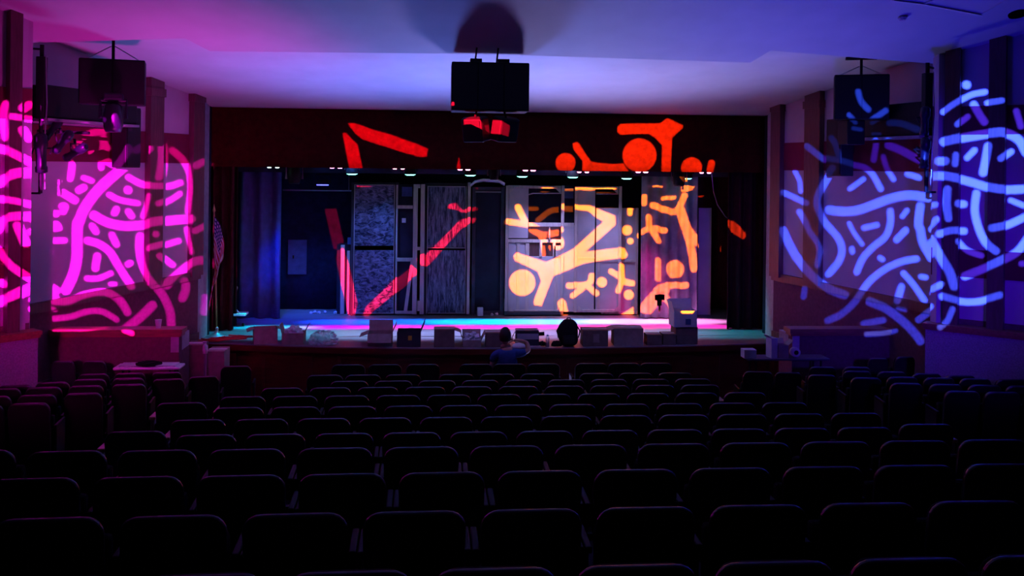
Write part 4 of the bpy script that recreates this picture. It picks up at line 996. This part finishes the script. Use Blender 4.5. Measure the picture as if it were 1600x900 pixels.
# ------------------------------------------------------------------ GOBO PROJECTORS (real lamps shining through pierced plates)
CR = {'A': (60, 190, 5.292), 'B': (60, 350, 5.0), 'N': (0, 130, 2.5), 'C': (1210, 180, 5.0), 'D': (1210, 350, 4.736), 'G': (1280, 80, 4.09), 'E': (1440, 110, 4.2875), 'F': (1440, 310, 3.9125),
      'V': (840, 180, 5.3333), 'P': (780, 280, 4.0909), 'J': (980, 270, 3.75), 'Q': (320, 160, 4.0), 'R': (490, 270, 3.915)}
def topx(cr_, x, y): ox, oy, s = CR[cr_]; return (ox+x/s, oy+y/s)
def parse(txt):
    out = []
    for ln in txt.strip().splitlines():
        tk = ln.split(); kind, srf, w_ = tk[0], tk[1], float(tk[2]); cr_ = None; pts = []
        for t in tk[3:]:
            if t.isalpha(): cr_ = t
            else: a, b = t.split(','); pts.append(topx(cr_, float(a), float(b)))
        out.append((kind, srf, w_, pts))
    return out
SURF = {'L': lambda p: at_wall(*p, LA, LB2), 'l': lambda p: at_wall(*p, NLC, NLE), 'K': lambda p: at_y(*p, KLY), 'R': lambda p: at_wall(*p, RA, RB2), 'r': lambda p: at_wall(*p, NRC, NRE), 'k': lambda p: at_y(*p, KRY),
        'V': lambda p: at_y(*p, VY), 'F': lambda p: at_y(*p, FY), 'X': lambda p: at_y(*p, sy), 'c': lambda p: at_y(*p, 17.75), 'H': lambda p: at_y(*p, 11.2), 'h': lambda p: at_y(*p, 12.6)}
def catmull(pts, n_=6):
    if len(pts) < 3: return pts
    P = [pts[0]]+pts+[pts[-1]]; out = []
    for i in range(1, len(P)-2):
        for k in range(n_):
            t = k/n_; q = []
            for c in (0, 1):
                p0, p1, p2, p3 = P[i-1][c], P[i][c], P[i+1][c], P[i+2][c]
                q.append(.5*(2*p1+(-p0+p2)*t+(2*p0-5*p1+4*p2-p3)*t*t+(-p0+3*p1-3*p2+p3)*t**3))
            out.append(tuple(q))
    return out+[pts[-1]]
def shapes(txt):
    polys = []
    for kind, srf, w_, pts in parse(txt):
        f = SURF[srf]
        if kind == 'p': polys.append([f(p) for p in pts])
        elif kind == 'o':
            (x, y) = pts[0]; polys.append([f((x+w_/2*math.cos(2*PI*k/28), y+w_/2*math.sin(2*PI*k/28))) for k in range(28)])
        else:
            q = catmull(pts)
            for (x, y) in q: polys.append([f((x+w_/2*math.cos(2*PI*k/18), y+w_/2*math.sin(2*PI*k/18))) for k in range(18)])
            for (a, b) in zip(q, q[1:]):
                dx, dy = b[0]-a[0], b[1]-a[1]; L = math.hypot(dx, dy)
                if L < 1e-6: continue
                nx, ny = -dy/L*w_/2, dx/L*w_/2
                polys.append([f(v) for v in ((a[0]+nx, a[1]+ny), (b[0]+nx, b[1]+ny), (b[0]-nx, b[1]-ny), (a[0]-nx, a[1]-ny))])
    return polys
def projector(loc, target, txt, color, energy, size, label, rows_=620, radius=.0004):
    g = .30; L0 = Vector(loc); ax = (Vector(target)-L0).normalized(); u = ax.cross(Vector((0, 0, 1))).normalized(); v = u.cross(ax)
    polys = []
    for P in shapes(txt):
        q = []
        for p in P:
            d = p-L0; k = g/d.dot(ax); q.append((d.dot(u)*k, d.dot(v)*k))
        polys.append(q)
    R_ = g*math.tan(math.radians(size/2))*1.25
    y0 = min(min(b for a, b in q) for q in polys)-.001; y1 = max(max(b for a, b in q) for q in polys)+.001; h = (y1-y0)/rows_
    bounds = [(min(b for a, b in q), max(b for a, b in q), q) for q in polys]
    bm = bmesh.new()
    def quad(xa_, xb_, ya_, yb_):
        if xb_-xa_ < 1e-7: return
        bm.faces.new([bm.verts.new(L0+ax*g+u*X+v*Y) for X, Y in ((xa_, ya_), (xb_, ya_), (xb_, yb_), (xa_, yb_))])
    quad(-R_, R_, -R_, y0); quad(-R_, R_, y1, R_)
    for i in range(rows_):
        Y = y0+(i+.5)*h; iv = []
        for lo_, hi_, q in bounds:
            if not lo_ < Y < hi_: continue
            xs_ = []
            for (a, b), (c, d) in zip(q, q[1:]+q[:1]):
                if (b > Y) != (d > Y): xs_.append(a+(c-a)*(Y-b)/(d-b))
            xs_.sort(); iv += list(zip(xs_[::2], xs_[1::2]))
        iv.sort(); x = -R_
        for a, b in iv:
            if a > x: quad(x, a, y0+i*h, y0+(i+1)*h)
            x = max(x, b)
        quad(x, R_, y0+i*h, y0+(i+1)*h)
    r = empty('gobo_projector', (0, 0, 0), 0, label, 'projector lamp', 'pattern projectors')
    link('pattern_plate', bm, 'hole', r)
    bm = bmesh.new(); rg = []
    for k in range(4):
        a = [(-1, -1), (1, -1), (1, 1), (-1, 1)][k]
        rg.append([bm.verts.new(L0+ax*t+u*a[0]*R_+v*a[1]*R_) for t in (-.12, g+.02)])
    for k in range(4): bm.faces.new((rg[k][0], rg[(k+1) % 4][0], rg[(k+1) % 4][1], rg[k][1]))
    bm.faces.new([rg[k][0] for k in range(4)]); link('housing', bm, 'hole', r, solid=.004)
    lamp('SPOT', 'projector_light', loc, color, energy, target, size, 0, radius)

MAG = '''
s L 11 A 325,205 385,130 450,95 540,85
s L 10.5 A 535,155 570,220
s L 11 A 435,250 520,300 610,355
s L 15.5 A 820,255 780,310 700,380 560,500 455,610 375,730 335,830 B 305,0 302,150 300,270 270,400 215,515
s L 8.5 A 375,465 440,490
s L 11 A 335,568 375,545
s L 12 A 205,590 300,650
s L 10 A 195,700 222,700 205,745
s L 10 A 140,885 170,878
s L 13 A 740,565 742,566
s L 10 A 745,460 850,515 960,535 1080,535 1175,505
s L 9 A 585,605 680,650 820,675
s L 10.5 A 630,755 645,725
s L 10.5 A 745,745 770,780
s L 14 A 460,775 560,830 700,862 870,855 1000,830 1150,812 1280,810
s L 10 A 925,620 900,700 870,780
s L 12 A 1000,85 1030,180 1040,300 1030,400 1015,465
s L 11 A 1110,240 1190,310 1245,410 1262,520 1255,640 1240,740
s L 11 A 890,265 940,228
s L 9 A 1010,685 1090,650 1170,595
s L 6 A 850,85 885,100
s L 10 A 285,300 275,400 262,470
s L 6 A 150,290 155,380
s L 7 A 145,520 155,595
s L 6 A 155,755 165,750
s L 11 A 1325,370 1375,340
s L 10 B 420,15 450,60
s L 10 B 575,85 610,160
s L 11.5 B 385,130 470,155 560,220 620,320 690,430 735,490
s L 11 B 460,250 445,345
s L 8.5 B 380,425 470,425 565,385
s L 10 B 700,315 718,305
s L 6.5 B 560,468 600,468
s L 12.5 B 795,95 790,200 815,320 880,440 960,540 1010,630 1035,720 1035,860
s L 9.5 B 870,195 1000,160 1095,132
s L 10.5 B 935,85 936,86
s L 10 B 965,255 1050,320
s L 9 B 1160,40 1180,130 1212,225
s L 10 B 1240,60 1320,20
s L 13 B 1005,480 1060,420 1150,340 1250,295 1330,290
s L 12.5 B 1150,450 1150,520 1125,580
s L 12 B 120,605 240,605 350,560 460,535 550,540 620,580 670,640 695,690
s L 9 B 120,740 250,725 350,692 430,678 500,685 570,720 610,748
s L 14 B 890,635 820,705 740,775 680,820
s L 9 B 110,130 205,128
s L 7 B 118,665 130,670
s K 5 B 130,827 300,827 420,822 520,808
s K 8 B 680,835 735,855
s L 8 B 1290,560 1280,690
s l 13.5 N 25,85 15,130 26,210
s l 12 N 95,100 115,85
s l 9.5 N 50,132 130,142
s l 12 N 95,185 112,215
s l 12.5 N -25,250 40,268 125,312
s l 15 N -5,390 60,358 130,348
s l 10 N -15,450 50,460 130,476
s l 13 N -10,575 30,530 130,520
s l 13 N 75,560 92,600 102,625
s l 12 N -12,645 50,715 130,772
s l 10 N 0,775 25,790
s l 15 N -5,855 60,832 120,800
s L 9 N 405,210 395,330
'''
BLU = '''
s R 9.5 C 255,245 320,298 400,350 520,370 620,390 705,410 765,460 830,575
s h 9 C 440,150 470,200 500,290
s R 11 C 455,430 400,520 345,620 335,700 370,800 430,880 D 470,100 500,190 475,280 400,370
s R 7 C 160,440 195,510 205,595
s R 9 C 70,605 150,640 250,690
s R 9 C 195,755 240,830 D 260,60 310,130 335,200 315,310
s R 8 C 590,575 695,500
s R 8 C 850,325 880,420 930,500
s R 9 C 795,225 775,350
s R 12 C 890,235 1000,280 1100,335 1200,380
s h 10 C 905,85 1000,100 1130,160
s R 9 C 1040,460 1130,488
s R 14 C 430,740 540,752 660,740 800,690 930,645 1060,625 1200,645
s R 7 C 585,845 D 580,50 610,95 650,150
s R 9 C 700,880 800,858
s R 10.5 C 905,750 905,850 D 820,95 730,170 650,260 610,355
s R 8 C 1000,790 1035,745
s R 13 C 1140,710 1125,850 D 1080,40 1100,140 1160,250
s H 9 G 245,235 265,300 310,350
s H 7 G 185,380 225,425
s H 9 G 335,415 420,360
s H 6 C 610,65 670,75
s R 4 C 770,172 830,172
s R 13 D 65,50 110,150 175,260 250,355 330,430 420,490 520,525
s R 9 D 225,480 215,540
s R 8.5 D 573,182 577,205
s R 11 D 905,115 970,48
s R 8.5 D 780,250 800,262
s R 10.5 D 1050,258 930,282 800,345 690,440 600,570 500,665 395,715
s R 9.5 D 955,365 1030,450 1110,565
s R 8.5 D 1085,390 1120,395
s R 11 D 940,465 910,570
s R 13 D 705,575 830,630 950,720 1030,800 1080,865
s R 10 D 660,738 730,725 805,712
s k 7 D 680,818 800,810 900,795
s R 10 D 1065,710 1160,640
s R 5 D 910,625 970,640
s r 13 E 300,97 303,98
s r 9 E 145,280 230,220 330,165 425,145
s r 9 E 440,220 540,205
s r 12 E 350,230 390,300 420,345
s r 9 E 240,365 310,310
s r 10 E 635,275 665,375
s r 14 E 150,480 250,458 350,440 450,425 560,420 650,465 700,550
s r 13 E 115,610 160,610
s r 10 E 230,570 225,630
s r 9.5 E 305,585 355,535
s r 13 E 445,510 430,600 412,685
s r 9.5 E 530,595 600,545
s r 13 E 60,710 160,710 300,740 450,785 560,800 700,795
s r 12 E 175,800 170,900 F 165,125
s r 11.5 F 225,35 258,35
s r 12 F 335,-30 325,80 355,200 400,280 455,325
s r 8.5 F 545,12 640,50
s r 11.5 F 430,185 520,165 640,110
s r 11 F 105,220 180,200 260,200
s r 9 F 225,265 280,320 365,350
s r 14 F 55,250 110,350 170,450 200,540
s r 10 F 55,165 90,130
s r 9 F 70,40 84,40
s r 12.5 F 265,475 380,430 480,385 580,330 645,250
s r 9 F 610,400 640,400
s r 10 F 65,555 120,528
s r 10.5 F 125,600 240,630 350,630 480,595
s r 9 F 190,680 160,750 115,795
'''
AMB = '''
o V 30.7 V 232,397
p V 0 V 290,235 325,225 345,240 400,325 445,385 500,395 620,410 715,400 760,470 760,480 640,482 500,482 370,482 372,385 300,290
o V 53 V 850,335
p V 0 V 665,95 690,72 1020,68 1080,25 1215,85 1210,105 1120,190 1108,485 1032,485 1035,250 980,190 930,155 690,162 665,140
o V 32.5 V 1283,437
s V 11 V 1450,400 1436,460
s V 13 J 612,282 645,318 675,345
o F 41 P 147,662
p F 0 P 300,530 400,485 480,440 665,272 610,240 570,205 480,195 480,168 575,168 740,235 745,290 550,465 800,435 825,480 810,502 700,515 540,540 345,620 270,810 225,805 220,780 268,650 245,590 100,520 90,490 110,468
o F 16 P 655,660
s F 9.5 P 445,680 520,680 575,665 590,620
s F 9 P 470,745 530,700
s F 9 P 560,680 620,732
s F 9 P 715,590 780,640 760,715
s F 9.5 P 782,555 790,640 850,662
o F 15.5 P 830,735
o F 15.5 P 820,323
o F 10 P 840,393
s F 8 P 838,175 838,215
s F 9.5 P 55,272 130,282 200,295 290,340 390,325
s F 10 P 120,180 160,260 180,290
s F 10 P 290,340 285,400 290,465
o F 21.5 P 372,410
s F 8.5 P 265,245 340,188 400,178 480,180
s F 6 P 205,172 258,172
s F 3 P 650,172 740,172
s F 13.5 P 400,795 415,860
p F 0 P 775,868 860,812 860,868
s c 8 J 100,140 100,180
s c 6 J 210,150 275,145
s c 9.5 J 125,260 130,325
s c 9 J 88,345 140,325 220,340
s c 9 J 150,340 182,400
s c 10 J 150,190 215,215 285,225 320,170 335,135
s c 15 J 310,220 345,320 400,400
s c 12.5 J 345,330 375,450 392,560
s c 9.5 J 180,515 180,620
o c 28.5 J 280,565
s c 10 J 170,690 240,662 345,660
s c 22 J 115,790 205,690
s c 12 J 280,800 230,740
s X 9 J 330,810 375,810
'''
RED = '''
p V 0 Q 893,130 930,128 1035,165 1200,215 1330,262 1395,290 1385,340 1345,342 1200,300 985,230 940,195
p V 0 Q 860,190 880,188 955,265 987,415 903,415
p V 0 Q 1590,345 1603,430 1575,410
p F 0 R 55,178 125,178 175,405 150,420 110,418
p F 0 R 120,465 180,455 215,560 270,800 250,875 215,875
p F 0 R 600,570 635,600 630,630 360,850 330,885 300,875 320,820 480,665
p F 0 R 635,540 645,510 690,500 900,285 995,272 980,300 900,345 700,570 665,572
p F 0 R 830,190 875,185 885,205 925,235 910,242 870,225 820,218
s F 5 R 930,235 990,215
p H 0 Q 1640,95 1700,85 1740,110 1782,165 1778,205 1740,188 1700,165 1645,160
p H 0 Q 1786,175 1830,132 1900,150 1948,175 1930,240 1880,232 1790,205
p H 0 Q 1535,22 1600,32 1600,54 1535,50
'''
projector((-3.3, 1.0, 4.5), (-5.3, 13, 3.2), MAG, (1.0, .004, .85), 52000, 34, 'black pattern projector throwing pink strokes, high at the left of the hall', 900)
projector((-.75, .8, 4.6), (5.7, 12.3, 3.2), BLU, (.030, .080, 1.0), 60000, 34, 'black pattern projector throwing blue strokes, high over the middle of the hall', 900)
projector((1.8, 7.0, 5.5), (1.9, 17.2, 3.0), AMB, (1.0, .12, .004), 62000, 46, 'black pattern projector throwing orange figures, high at the right of the hall', 900)
projector((-2.4, 7.0, 5.5), (-2.0, 17.2, 3.1), RED, (1.0, .004, .03), 42000, 58, 'black pattern projector throwing red bars, high at the left of the hall', 500)
